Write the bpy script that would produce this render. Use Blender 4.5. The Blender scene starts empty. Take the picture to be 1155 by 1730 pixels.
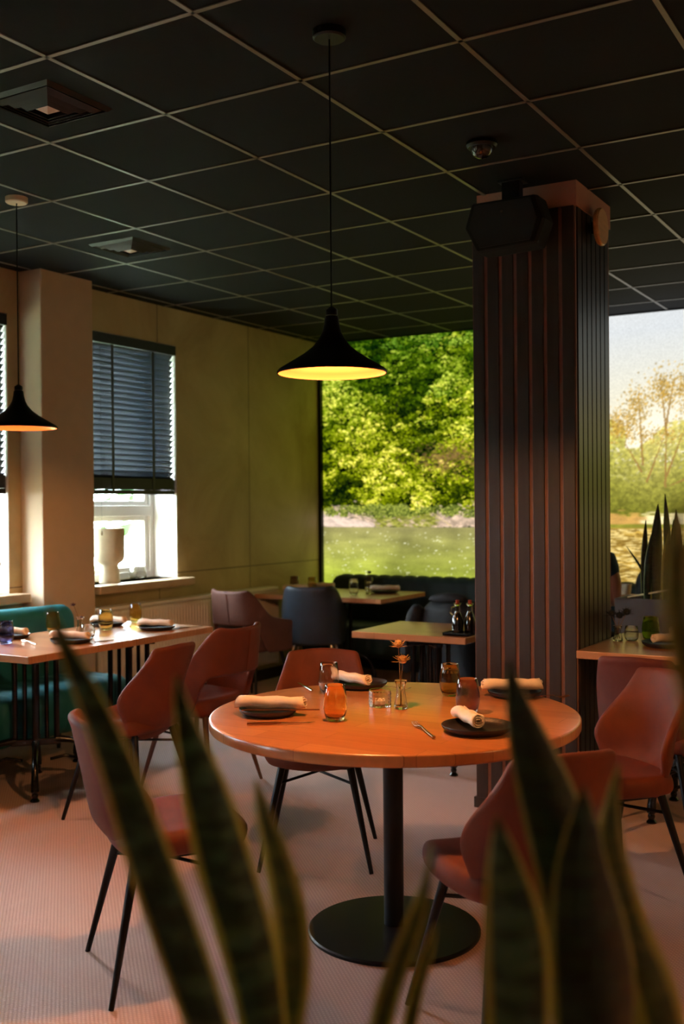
import bpy, bmesh, math, random
import numpy as np
from mathutils import Vector, Matrix
random.seed(7)
rng = np.random.default_rng(11)
PI = math.pi
S = bpy.context.scene
COL = S.collection

# ------------------------------------------------------------------ camera, world, exposure
CZ = 2.935                      # ceiling height
cam_d = bpy.data.cameras.new('camera')
cam = bpy.data.objects.new('camera', cam_d); COL.objects.link(cam)
Rr = Vector((0.86153775, 0.50762319, -0.00844972))
Ru = Vector((0.00396994, 0.00990692, 0.99994304))
Rf = Vector((-0.50767799, 0.86152223, -0.00651995))
cam.matrix_world = Matrix(((Rr.x, Ru.x, -Rf.x, 0), (Rr.y, Ru.y, -Rf.y, 0), (Rr.z, Ru.z, -Rf.z, 1.46), (0, 0, 0, 1)))
cam_d.sensor_fit = 'VERTICAL'; cam_d.sensor_height = 36; cam_d.sensor_width = 24
cam_d.lens = 1803.8 / 1730 * 36
cam_d.clip_start = 0.05
cam_d.dof.use_dof = True; cam_d.dof.focus_distance = 3.9; cam_d.dof.aperture_fstop = 2.6
S.camera = cam
S.view_settings.view_transform = 'Standard'; S.view_settings.look = 'None'
S.view_settings.gamma = 1; S.view_settings.use_curve_mapping = False
S.view_settings.exposure = 0.08

W = bpy.data.worlds.new('sky'); S.world = W; W.use_nodes = True
bg = W.node_tree.nodes['Background']
bg.inputs[0].default_value = (0.80, 0.92, 1.0, 1); bg.inputs[1].default_value = 46.0

MURAL = 1.32        # backlit mural strength
PEND = 54.0        # pendant lamp watts
# low daylight coming through the windows on the left
sun_d = bpy.data.lights.new('sun', 'SUN'); sun_d.energy = 7.0; sun_d.angle = 0.4; sun_d.color = (0.86, 0.95, 1.0)
sun = bpy.data.objects.new('sun', sun_d); COL.objects.link(sun)
sun.rotation_euler = Vector((0.86, -0.28, -0.42)).to_track_quat('-Z', 'Y').to_euler()

# ------------------------------------------------------------------ helpers
def lin(c):
    return tuple(((v / 255) / 12.92 if v / 255 <= .04045 else ((v / 255 + .055) / 1.055) ** 2.4) for v in c)

def nmat(name):
    m = bpy.data.materials.new(name); m.use_nodes = True
    return m, m.node_tree, m.node_tree.nodes['Principled BSDF']

def mat(name, c, rough=.5, metal=0, var=.15, scale=12, bump=0, bscale=60, sheen=0, coat=0, spec=.5, coord='Object', stretch=(1, 1, 1)):
    m, t, b = nmat(name)
    L = lin(c)
    tc = t.nodes.new('ShaderNodeTexCoord'); mp = t.nodes.new('ShaderNodeMapping')
    mp.inputs['Scale'].default_value = stretch
    t.links.new(tc.outputs[coord], mp.inputs[0])
    n = t.nodes.new('ShaderNodeTexNoise'); n.inputs['Scale'].default_value = scale; n.inputs['Detail'].default_value = 5
    t.links.new(mp.outputs[0], n.inputs[0])
    r = t.nodes.new('ShaderNodeValToRGB')
    r.color_ramp.elements[0].position = .3; r.color_ramp.elements[1].position = .7
    r.color_ramp.elements[0].color = (*[v * (1 - var) for v in L], 1)
    r.color_ramp.elements[1].color = (*[min(1, v * (1 + var)) for v in L], 1)
    t.links.new(n.outputs[0], r.inputs[0]); t.links.new(r.outputs[0], b.inputs['Base Color'])
    b.inputs['Roughness'].default_value = rough; b.inputs['Metallic'].default_value = metal
    b.inputs['Specular IOR Level'].default_value = spec
    if sheen:
        b.inputs['Sheen Weight'].default_value = sheen; b.inputs['Sheen Roughness'].default_value = .4
        b.inputs['Sheen Tint'].default_value = (*[min(1, v * 1.6 + .05) for v in L], 1)
    if coat: b.inputs['Coat Weight'].default_value = coat; b.inputs['Coat Roughness'].default_value = .15
    if bump:
        n2 = t.nodes.new('ShaderNodeTexNoise'); n2.inputs['Scale'].default_value = bscale; n2.inputs['Detail'].default_value = 4
        t.links.new(mp.outputs[0], n2.inputs[0])
        bp = t.nodes.new('ShaderNodeBump'); bp.inputs['Strength'].default_value = bump; bp.inputs['Distance'].default_value = .01
        t.links.new(n2.outputs[0], bp.inputs['Height']); t.links.new(bp.outputs[0], b.inputs['Normal'])
    return m

def glass(name, c, ior=1.45, rough=0.0):
    m, t, b = nmat(name)
    b.inputs['Base Color'].default_value = (*lin(c), 1); b.inputs['Roughness'].default_value = rough
    b.inputs['Transmission Weight'].default_value = 1; b.inputs['IOR'].default_value = ior
    n = t.nodes.new('ShaderNodeTexNoise'); n.inputs['Scale'].default_value = 20
    bp = t.nodes.new('ShaderNodeBump'); bp.inputs['Strength'].default_value = .02
    t.links.new(n.outputs[0], bp.inputs['Height']); t.links.new(bp.outputs[0], b.inputs['Normal'])
    return m

def wood(name, c1, c2, stave=.09, rough=.24):
    m, t, b = nmat(name)
    tc = t.nodes.new('ShaderNodeTexCoord')
    br = t.nodes.new('ShaderNodeTexBrick'); br.offset = .37; br.inputs['Scale'].default_value = 1
    br.inputs['Mortar Size'].default_value = 0.0008; br.inputs['Brick Width'].default_value = .55; br.inputs['Row Height'].default_value = stave
    br.inputs['Color1'].default_value = (*lin(c1), 1); br.inputs['Color2'].default_value = (*lin(c2), 1)
    br.inputs['Mortar'].default_value = (*[v * .6 for v in lin(c2)], 1)
    t.links.new(tc.outputs['Object'], br.inputs[0])
    mp = t.nodes.new('ShaderNodeMapping'); mp.inputs['Scale'].default_value = (3, 40, 6); t.links.new(tc.outputs['Object'], mp.inputs[0])
    n = t.nodes.new('ShaderNodeTexNoise'); n.inputs['Scale'].default_value = 2.2; n.inputs['Detail'].default_value = 8; t.links.new(mp.outputs[0], n.inputs[0])
    mr = t.nodes.new('ShaderNodeMapRange'); mr.inputs['To Min'].default_value = .78; mr.inputs['To Max'].default_value = 1.15
    t.links.new(n.outputs[0], mr.inputs[0])
    mx = t.nodes.new('ShaderNodeVectorMath'); mx.operation = 'SCALE'
    t.links.new(br.outputs[0], mx.inputs[0]); t.links.new(mr.outputs[0], mx.inputs['Scale'])
    t.links.new(mx.outputs[0], b.inputs['Base Color']); b.inputs['Roughness'].default_value = rough; b.inputs['Coat Weight'].default_value = .35; b.inputs['Coat Roughness'].default_value = .3
    bp = t.nodes.new('ShaderNodeBump'); bp.inputs['Strength'].default_value = .06; t.links.new(n.outputs[0], bp.inputs['Height'])
    t.links.new(bp.outputs[0], b.inputs['Normal'])
    return m

class MB:
    def __init__(s): s.v = []; s.f = []; s.c = None
    def add(s, vs, fs):
        o = len(s.v); s.v += [tuple(v) for v in vs]; s.f += [tuple(i + o for i in f) for f in fs]; return s
    def box(s, c, d, rz=0, rx=0, ry=0):
        M = Matrix.Translation(c) @ Matrix.Rotation(rz, 4, 'Z') @ Matrix.Rotation(rx, 4, 'X') @ Matrix.Rotation(ry, 4, 'Y')
        vs = [M @ Vector((x * d[0] / 2, y * d[1] / 2, z * d[2] / 2)) for x in (-1, 1) for y in (-1, 1) for z in (-1, 1)]
        return s.add(vs, [(0, 1, 3, 2), (4, 6, 7, 5), (0, 4, 5, 1), (2, 3, 7, 6), (0, 2, 6, 4), (1, 5, 7, 3)])
    def bx(s, x0, x1, y0, y1, z0, z1): return s.box(((x0 + x1) / 2, (y0 + y1) / 2, (z0 + z1) / 2), (abs(x1 - x0), abs(y1 - y0), abs(z1 - z0)))
    def lathe(s, prof, n=32, c=(0, 0, 0), M=None, caps=False):
        vs = []; fs = []
        for r, z in prof:
            for k in range(n):
                a = 2 * PI * k / n; p = Vector((r * math.cos(a), r * math.sin(a), z))
                if M: p = M @ p
                vs.append(p + Vector(c))
        m = len(prof)
        for i in range(m - 1):
            for k in range(n):
                k2 = (k + 1) % n
                fs.append((i * n + k, i * n + k2, (i + 1) * n + k2, (i + 1) * n + k))
        if caps and prof[0][0] > 1e-6: fs.append(tuple(range(n - 1, -1, -1)))
        if caps and prof[-1][0] > 1e-6: fs.append(tuple((m - 1) * n + k for k in range(n)))
        return s.add(vs, fs)
    def tube(s, pts, r, n=10, flat=1.0, caps=True):
        pts = [Vector(p) for p in pts]; m = len(pts)
        rs = r if isinstance(r, (list, tuple)) else [r] * m
        vs = []; up = None
        for i, p in enumerate(pts):
            d = (pts[min(i + 1, m - 1)] - pts[max(i - 1, 0)]).normalized()
            if up is None: up = Vector((0, 0, 1)) if abs(d.z) < .9 else Vector((1, 0, 0))
            a = d.cross(up).normalized(); b = a.cross(d).normalized(); up = b
            for k in range(n):
                t = 2 * PI * k / n
                vs.append(p + a * math.cos(t) * rs[i] + b * math.sin(t) * rs[i] * flat)
        fs = [(i * n + k, i * n + (k + 1) % n, (i + 1) * n + (k + 1) % n, (i + 1) * n + k) for i in range(m - 1) for k in range(n)]
        if caps: fs += [tuple(range(n - 1, -1, -1)), tuple((m - 1) * n + k for k in range(n))]
        return s.add(vs, fs)
    def grid(s, fn, nu, nv):
        vs = [fn(-1 + 2 * i / nu, -1 + 2 * j / nv) for j in range(nv + 1) for i in range(nu + 1)]
        fs = [(j * (nu + 1) + i, j * (nu + 1) + i + 1, (j + 1) * (nu + 1) + i + 1, (j + 1) * (nu + 1) + i) for j in range(nv) for i in range(nu)]
        return s.add(vs, fs)
    def loft(s, rings, caps=True):
        n = len(rings[0]); m = len(rings)
        vs = [p for r in rings for p in r]
        fs = [(i * n + k, i * n + (k + 1) % n, (i + 1) * n + (k + 1) % n, (i + 1) * n + k) for i in range(m - 1) for k in range(n)]
        if caps: fs += [tuple(range(n - 1, -1, -1)), tuple((m - 1) * n + k for k in range(n))]
        return s.add(vs, fs)
    def build(s, name, m, parent=None, smooth=True, bevel=0, sub=0, solid=0, off=0, kind=None, angle=35):
        me = bpy.data.meshes.new(name); me.from_pydata([tuple(v) for v in s.v], [], s.f)
        bm = bmesh.new(); bm.from_mesh(me); bmesh.ops.recalc_face_normals(bm, faces=bm.faces)
        if s.c is not None: pass
        bm.to_mesh(me); bm.free()
        if smooth: me.shade_smooth()
        o = bpy.data.objects.new(name, me); COL.objects.link(o)
        if m: me.materials.append(m)
        if parent: o.parent = parent
        if solid:
            q = o.modifiers.new('solid', 'SOLIDIFY'); q.thickness = solid; q.offset = off
        if bevel:
            q = o.modifiers.new('bevel', 'BEVEL'); q.width = bevel; q.segments = 2; q.limit_method = 'ANGLE'; q.angle_limit = math.radians(40)
        if sub:
            q = o.modifiers.new('sub', 'SUBSURF'); q.levels = sub; q.render_levels = sub
        if smooth and not sub:
            bm = bmesh.new(); bm.from_mesh(me)
            for e in bm.edges:
                if len(e.link_faces) == 2 and e.calc_face_angle(0) > math.radians(angle): e.smooth = False
            bm.to_mesh(me); bm.free()
        if kind: o['kind'] = kind
        return o

def tag(o, label, cat, group=None):
    o['label'] = label; o['category'] = cat
    if group: o['group'] = group
    return o
def thing(name, label, cat, loc=(0, 0, 0), rz=0, group=None):
    o = bpy.data.objects.new(name, None); COL.objects.link(o)
    o.location = loc; o.rotation_euler = (0, 0, rz); o.empty_display_size = .1
    return tag(o, label, cat, group)
def dup(root, loc, rz=0, label=None, group=None):
    def cp(o, par):
        c = o.copy(); COL.objects.link(c)
        if par: c.parent = par
        for ch in o.children: cp(ch, c)
        return c
    r = cp(root, None); r.location = loc; r.rotation_euler = (0, 0, rz)
    if label: r['label'] = label
    if group: r['group'] = group
    return r
def struct(name, mb, m, **k): return mb.build(name, m, kind='structure', **k)
def face(fx, fy): return math.atan2(-fx, fy)

# ------------------------------------------------------------------ materials
M_ceil = mat('ceiling_tile', (15, 13, 13), .9, spec=.25, var=.12, scale=40, bump=.1, bscale=300)
M_tbar = mat('ceiling_bar', (120, 112, 100), .4, metal=.3, var=.04)
M_wallw = mat('painted_wall', (205, 180, 152), .85, var=.03, bump=.05, bscale=120)
M_white = mat('white_paint', (232, 226, 220), .45, var=.02)
M_black = mat('black_metal', (14, 14, 15), .42, metal=.4, var=.1)
M_blackgloss = mat('black_cast_iron', (10, 10, 12), .22, metal=.3, var=.2, bump=.15, bscale=90, coat=.4)
M_velvet = mat('rust_velvet', (102, 42, 14), .7, var=.2, scale=9, sheen=.06, bump=.1, bscale=300)
M_brownv = mat('brown_velvet', (96, 58, 46), .75, var=.15, scale=9, sheen=.18, bump=.1, bscale=300)
M_dkred = mat('dark_rust_velvet', (92, 38, 26), .75, var=.15, scale=9, sheen=.15, bump=.1, bscale=300)
M_leather = mat('blue_grey_leather', (48, 56, 66), .38, var=.12, scale=14, bump=.15, bscale=220)
M_dkleather = mat('black_leather', (20, 20, 24), .45, var=.12, scale=14, bump=.15, bscale=220)
M_teal = mat('teal_velvet', (14, 104, 112), .6, var=.15, scale=6, sheen=.6, bump=.05, bscale=200)
M_dkteal = mat('dark_green_velvet', (10, 38, 36), .65, var=.15, scale=6, sheen=.15)
M_table = wood('oiled_beech', (214, 142, 88), (196, 122, 72))
M_table2 = wood('waxed_beech', (208, 148, 104), (190, 130, 90))
M_plate = mat('black_stoneware', (22, 19, 19), .5, var=.25, scale=30, bump=.1, bscale=60)
M_napkin = mat('linen_napkin', (238, 220, 200), .9, var=.04, scale=60, bump=.25, bscale=500)
M_steel = mat('cutlery_steel', (190, 180, 170), .22, metal=1, var=.05)
M_copper = mat('copper_cutlery', (170, 120, 90), .3, metal=1, var=.05)
G_amber = glass('amber_glass', (255, 222, 150))
G_clear = glass('clear_glass', (245, 245, 240))
G_olive = glass('olive_glass', (222, 196, 130))
G_grey = glass('smoky_violet_glass', (200, 176, 174))
G_navy = glass('navy_glass', (150, 160, 210))
G_yellow = glass('yellow_glass', (238, 220, 135))
G_green = glass('green_glass', (190, 220, 100))
M_stem = mat('dry_stem', (110, 80, 40), .8)
M_thistle = mat('dried_thistle', (176, 134, 76), .9, var=.4, scale=80)
M_purple = mat('purple_flower', (74, 52, 78), .9, var=.4, scale=90)
M_darkfl = mat('dark_flower', (30, 36, 30), .9, var=.4, scale=90)
M_slat = mat('stained_slat', (56, 48, 45), .34, var=.18, scale=5, stretch=(8, 8, .6), bump=.06, bscale=40)
M_slatback = mat('slat_backing', (16, 12, 11), .8)  # near black: shade of the side-face gaps put into the colour
M_slatgap = mat('lamplit_gap_strip', (134, 94, 80), .6)  # orange lamplight on the slat sides, put into the front gap colour
M_colcore = mat('pinkish_plaster', (196, 146, 128), .8, var=.04)
M_wooddisc = mat('light_wood', (226, 188, 140), .5, var=.12, scale=6, stretch=(1, 1, 8))
M_sill = mat('stone_sill', (190, 160, 125), .5, var=.12, scale=8)
M_blind = mat('blind_slat', (40, 52, 64), .35, var=.08, spec=.6)
M_blinddk = mat('blind_rail', (18, 20, 22), .5, var=.1)
M_ceramic = mat('cream_ceramic', (216, 200, 172), .7, var=.06, scale=20, bump=.1, bscale=80)
M_rad = mat('radiator_enamel', (236, 228, 212), .45, var=.02)
M_planter = mat('grey_planter', (96, 88, 88), .7, var=.08)
M_soil = mat('soil', (40, 28, 20), 1, var=.4, scale=60, bump=.6, bscale=90)
M_navy = mat('navy_cotton', (20, 52, 82), .85, var=.12, scale=20, bump=.1)
M_skin = mat('skin', (178, 118, 90), .55, var=.06)
M_hair = mat('dark_hair', (28, 18, 14), .7, var=.3, scale=60)
M_jacket = mat('dark_jacket', (15, 17, 22), .75, var=.2, scale=12, bump=.25, bscale=40)
M_jeans = mat('dark_trousers', (26, 28, 36), .85, var=.15)
M_cork = mat('cork', (150, 62, 34), .85, var=.2, scale=90)
M_vinegar = mat('dark_bottle', (12, 9, 9), .1, var=.1, coat=.8)
M_cup = mat('paper_cup', (232, 214, 184), .7, var=.04)
M_grass = mat('short_grass', (104, 118, 84), .95, var=.3, scale=4)
M_hedge = mat('hedge_leaves', (70, 120, 50), .8, var=.5, scale=6)
M_render = mat('white_render', (235, 235, 232), .9, var=.02)
M_stick = mat('bamboo', (222, 200, 150), .6, var=.1, scale=20)

def mat_concrete():
    m, t, b = nmat('concrete_plaster')
    tc = t.nodes.new('ShaderNodeTexCoord')
    n1 = t.nodes.new('ShaderNodeTexNoise'); n1.inputs['Scale'].default_value = 1.3; n1.inputs['Detail'].default_value = 9; n1.inputs['Roughness'].default_value = .62; n1.inputs['Distortion'].default_value = .6
    n2 = t.nodes.new('ShaderNodeTexNoise'); n2.inputs['Scale'].default_value = 30; n2.inputs['Detail'].default_value = 5
    t.links.new(tc.outputs['Object'], n1.inputs[0]); t.links.new(tc.outputs['Object'], n2.inputs[0])
    r = t.nodes.new('ShaderNodeValToRGB'); r.color_ramp.elements[0].position = .32; r.color_ramp.elements[1].position = .68
    r.color_ramp.elements[0].color = (*lin((166, 142, 98)), 1); r.color_ramp.elements[1].color = (*lin((206, 186, 138)), 1)
    t.links.new(n1.outputs[0], r.inputs[0])
    sep = t.nodes.new('ShaderNodeSeparateXYZ'); t.links.new(tc.outputs['Object'], sep.inputs[0])
    def line(out, pos, w):
        a = t.nodes.new('ShaderNodeMath'); a.operation = 'SUBTRACT'; a.inputs[1].default_value = pos; t.links.new(out, a.inputs[0])
        c = t.nodes.new('ShaderNodeMath'); c.operation = 'ABSOLUTE'; t.links.new(a.outputs[0], c.inputs[0])
        d = t.nodes.new('ShaderNodeMath'); d.operation = 'LESS_THAN'; d.inputs[1].default_value = w; t.links.new(c.outputs[0], d.inputs[0]); return d.outputs[0]
    prev = None
    for o_, p_ in ((sep.outputs[1], 7.19), (sep.outputs[1], 6.05), (sep.outputs[2], .965)):
        l = line(o_, p_, .004)
        if prev is None: prev = l
        else:
            q = t.nodes.new('ShaderNodeMath'); q.operation = 'MAXIMUM'; t.links.new(prev, q.inputs[0]); t.links.new(l, q.inputs[1]); prev = q.outputs[0]
    mx = t.nodes.new('ShaderNodeMix'); mx.data_type = 'RGBA'; mx.inputs[7].default_value = (*lin((96, 80, 48)), 1)
    t.links.new(prev, mx.inputs[0]); t.links.new(r.outputs[0], mx.inputs[6]); t.links.new(mx.outputs[2], b.inputs['Base Color'])
    b.inputs['Roughness'].default_value = .55
    bp = t.nodes.new('ShaderNodeBump'); bp.inputs['Strength'].default_value = .12; t.links.new(n2.outputs[0], bp.inputs['Height']); t.links.new(bp.outputs[0], b.inputs['Normal'])
    return m
M_conc = mat_concrete()

def mat_floor():
    m, t, b = nmat('woven_vinyl')
    tc = t.nodes.new('ShaderNodeTexCoord'); mp = t.nodes.new('ShaderNodeMapping'); t.links.new(tc.outputs['Object'], mp.inputs[0])
    mp.inputs['Rotation'].default_value = (0, 0, PI / 4)
    ck = t.nodes.new('ShaderNodeTexVoronoi'); ck.inputs['Scale'].default_value = 84; ck.inputs['Randomness'].default_value = .0
    t.links.new(mp.outputs[0], ck.inputs[0])
    r = t.nodes.new('ShaderNodeValToRGB'); r.color_ramp.elements[0].position = .12; r.color_ramp.elements[1].position = .42
    r.color_ramp.elements[0].color = (*lin((234, 204, 194)), 1); r.color_ramp.elements[1].color = (*lin((206, 172, 162)), 1)
    t.links.new(ck.outputs['Distance'], r.inputs[0])
    n = t.nodes.new('ShaderNodeTexNoise'); n.inputs['Scale'].default_value = 1.1; n.inputs['Detail'].default_value = 6; t.links.new(tc.outputs['Object'], n.inputs[0])
    mr = t.nodes.new('ShaderNodeMapRange'); mr.inputs['To Min'].default_value = .84; mr.inputs['To Max'].default_value = 1.08; t.links.new(n.outputs[0], mr.inputs[0])
    v = t.nodes.new('ShaderNodeVectorMath'); v.operation = 'SCALE'; t.links.new(r.outputs[0], v.inputs[0]); t.links.new(mr.outputs[0], v.inputs['Scale'])
    t.links.new(v.outputs[0], b.inputs['Base Color']); b.inputs['Roughness'].default_value = .55
    bp = t.nodes.new('ShaderNodeBump'); bp.inputs['Strength'].default_value = .5; bp.inputs['Distance'].default_value = .002; bp.invert = True
    t.links.new(ck.outputs['Distance'], bp.inputs['Height']); t.links.new(bp.outputs[0], b.inputs['Normal'])
    return m
M_floor = mat_floor()

def mat_leaf(name, edge, core, band, w=.72):
    m, t, b = nmat(name)
    at = t.nodes.new('ShaderNodeAttribute'); at.attribute_name = 'leafuv'
    sp = t.nodes.new('ShaderNodeSeparateColor'); t.links.new(at.outputs['Color'], sp.inputs[0])
    tc = t.nodes.new('ShaderNodeTexCoord'); n = t.nodes.new('ShaderNodeTexNoise'); n.inputs['Scale'].default_value = 26; n.inputs['Detail'].default_value = 4
    mp = t.nodes.new('ShaderNodeMapping'); mp.inputs['Scale'].default_value = (1, 1, 2.4); t.links.new(tc.outputs['Object'], mp.inputs[0]); t.links.new(mp.outputs[0], n.inputs[0])
    r = t.nodes.new('ShaderNodeValToRGB'); r.color_ramp.elements[0].position = .45; r.color_ramp.elements[1].position = .62
    r.color_ramp.elements[0].color = (*lin(core), 1); r.color_ramp.elements[1].color = (*lin(band), 1)
    t.links.new(n.outputs[0], r.inputs[0])
    r2 = t.nodes.new('ShaderNodeValToRGB'); r2.color_ramp.elements[0].position = w; r2.color_ramp.elements[1].position = w + .06
    r2.color_ramp.elements[0].color = (0, 0, 0, 1); r2.color_ramp.elements[1].color = (1, 1, 1, 1); t.links.new(sp.outputs[0], r2.inputs[0])
    mx = t.nodes.new('ShaderNodeMix'); mx.data_type = 'RGBA'; mx.inputs[7].default_value = (*lin(edge), 1)
    t.links.new(r2.outputs[0], mx.inputs[0]); t.links.new(r.outputs[0], mx.inputs[6]); t.links.new(mx.outputs[2], b.inputs['Base Color'])
    b.inputs['Roughness'].default_value = .42
    return m
M_leaf = mat_leaf('snake_plant_leaf', (176, 178, 60), (30, 60, 34), (80, 116, 76), .74)
M_leafdk = mat_leaf('dark_snake_plant_leaf', (126, 130, 50), (18, 36, 22), (40, 64, 36), .84)
M_leafyel = mat_leaf('pale_snake_plant_leaf', (180, 170, 64), (84, 94, 36), (116, 120, 50), .5)

def emis(name, c, s):
    m = bpy.data.materials.new(name); m.use_nodes = True; t = m.node_tree; t.nodes.clear()
    e = t.nodes.new('ShaderNodeEmission'); e.inputs[0].default_value = (*lin(c), 1); e.inputs[1].default_value = s
    o = t.nodes.new('ShaderNodeOutputMaterial'); t.links.new(e.outputs[0], o.inputs[0]); return m
M_bulb = emis('warm_bulb', (255, 190, 110), 18)

def mat_pane():
    m = bpy.data.materials.new('window_glass'); m.use_nodes = True; t = m.node_tree; t.nodes.clear()
    tr = t.nodes.new('ShaderNodeBsdfTransparent'); gl = t.nodes.new('ShaderNodeBsdfGlossy'); gl.inputs['Roughness'].default_value = .02
    mx = t.nodes.new('ShaderNodeMixShader'); o = t.nodes.new('ShaderNodeOutputMaterial'); mx.inputs[0].default_value = .05
    tr.inputs[0].default_value = (.96, .98, .97, 1)
    t.links.new(tr.outputs[0], mx.inputs[1]); t.links.new(gl.outputs[0], mx.inputs[2]); t.links.new(mx.outputs[0], o.inputs[0])
    return m
M_pane = mat_pane()

# ------------------------------------------------------------------ room shell
WX = -5.12; WY = 8.32; XR = 2.4; YB = -3.0
struct('floor', MB().bx(WX - .5, XR + .2, YB - .2, WY + .3, -.1, 0), M_floor, smooth=False)
struct('ceiling', MB().bx(WX - .5, XR + .2, YB - .2, WY + .3, CZ, CZ + .1), M_ceil, smooth=False)
bars = MB(); gx = -3.199; gy = 1.935
for i in range(-4, 10):
    x = gx + i * .602
    if WX < x < XR: bars.bx(x - .0085, x + .0085, YB, WY - .02, CZ - .004, CZ - .0005)
for j in range(-9, 12):
    y = gy + j * .598
    if YB < y < WY: bars.bx(WX, XR, y - .0085, y + .0085, CZ - .004, CZ - .0005)
struct('trim_1', bars, M_tbar, smooth=False)
WT = .42
wins = [(5.33, 6.26), (3.74, 4.64), (1.5, 2.42), (-.6, .32)]
ZS, ZT = .93, 2.66
w = MB()
w.bx(WX - WT, WX, YB, WY + .3, 0, ZS); w.bx(WX - WT, WX, YB, WY + .3, ZT, CZ)
ys = sorted(wins); prev = YB
for a, b in ys:
    w.bx(WX - WT, WX, prev, a, ZS, ZT); prev = b
w.bx(WX - WT, WX, prev, WY + .3, ZS, ZT)
struct('wall_left', w, M_conc, smooth=False)
rv = MB()     # white painted reveals lining each opening
for a, b in wins:
    rv.bx(WX - WT, WX - .004, a, a + .006, ZS, ZT); rv.bx(WX - WT, WX - .004, b - .006, b, ZS, ZT); rv.bx(WX - WT, WX - .004, a, b, ZT - .006, ZT)
struct('trim_2', rv, M_white, smooth=False)
struct('wall_right', MB().bx(XR, XR + .2, YB, WY + .3, 0, CZ), M_wallw, smooth=False)
struct('wall_rear', MB().bx(WX, XR, YB - .2, YB, 0, CZ), M_wallw, smooth=False)
struct('wall_back', MB().bx(WX, XR, WY, WY + .2, 0, CZ), mat('dark_plinth', (26, 26, 22), .8), smooth=False)
struct('wall_pier', MB().bx(WX, -4.93, 4.735, 5.185, 0, CZ), M_wallw, smooth=False, bevel=.006)
struct('baseboard_left', MB().bx(WX, WX + .015, 5.19, WY, 0, .09), mat('dark_skirting', (60, 44, 34), .6), smooth=False)
struct('trim_3', MB().bx(WX + .0, WX + .03, WY - .05, WY - .0, .05, CZ), M_black, smooth=False)

for n_, (a, b) in enumerate(wins):
    fx = WX - .25
    root = bpy.data.objects.new('window_%d' % (n_ + 1), None); COL.objects.link(root); root['kind'] = 'structure'
    root.location = (fx, a, ZS); L = b - a; Hh = ZT - ZS
    fr = MB()
    for (y0, y1, z0, z1) in ((.006, .055, 0, Hh), (L - .055, L - .006, 0, Hh), (.055, L - .055, 0, .05), (.055, L - .055, Hh - .05, Hh), ):
        fr.bx(-.045, .03, y0, y1, z0, z1)
    fr.build('frame', M_white, root, smooth=False, bevel=.004)
    zt = .46                                  # transom bar
    tr = MB(); tr.bx(-.05, .04, .055, L - .055, zt, zt + .08); tr.build('transom', M_white, root, smooth=False, bevel=.005)
    for z0, z1, nm in ((.05, zt, 'lower_sash'), (zt + .08, Hh - .05, 'upper_sash')):
        sh = MB()
        for (y0, y1, q0, q1) in ((.055, .1, z0, z1), (L - .1, L - .055, z0, z1), (.1, L - .1, z0, z0 + .035), (.1, L - .1, z1 - .035, z1)):
            sh.bx(-.03, .015, y0, y1, q0, q1)
        so = sh.build('sash', M_white, root, smooth=False, bevel=.004)
        MB().bx(-.008, -.002, .1, L - .1, z0 + .035, z1 - .035).build('pane', M_pane, so, smooth=False)
    MB().bx(.03, WX + .12 - fx, -.04 if n_ else -.02, L + .06, -.055, 0).build('window_sill', M_sill, root, smooth=False, bevel=.006)

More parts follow.
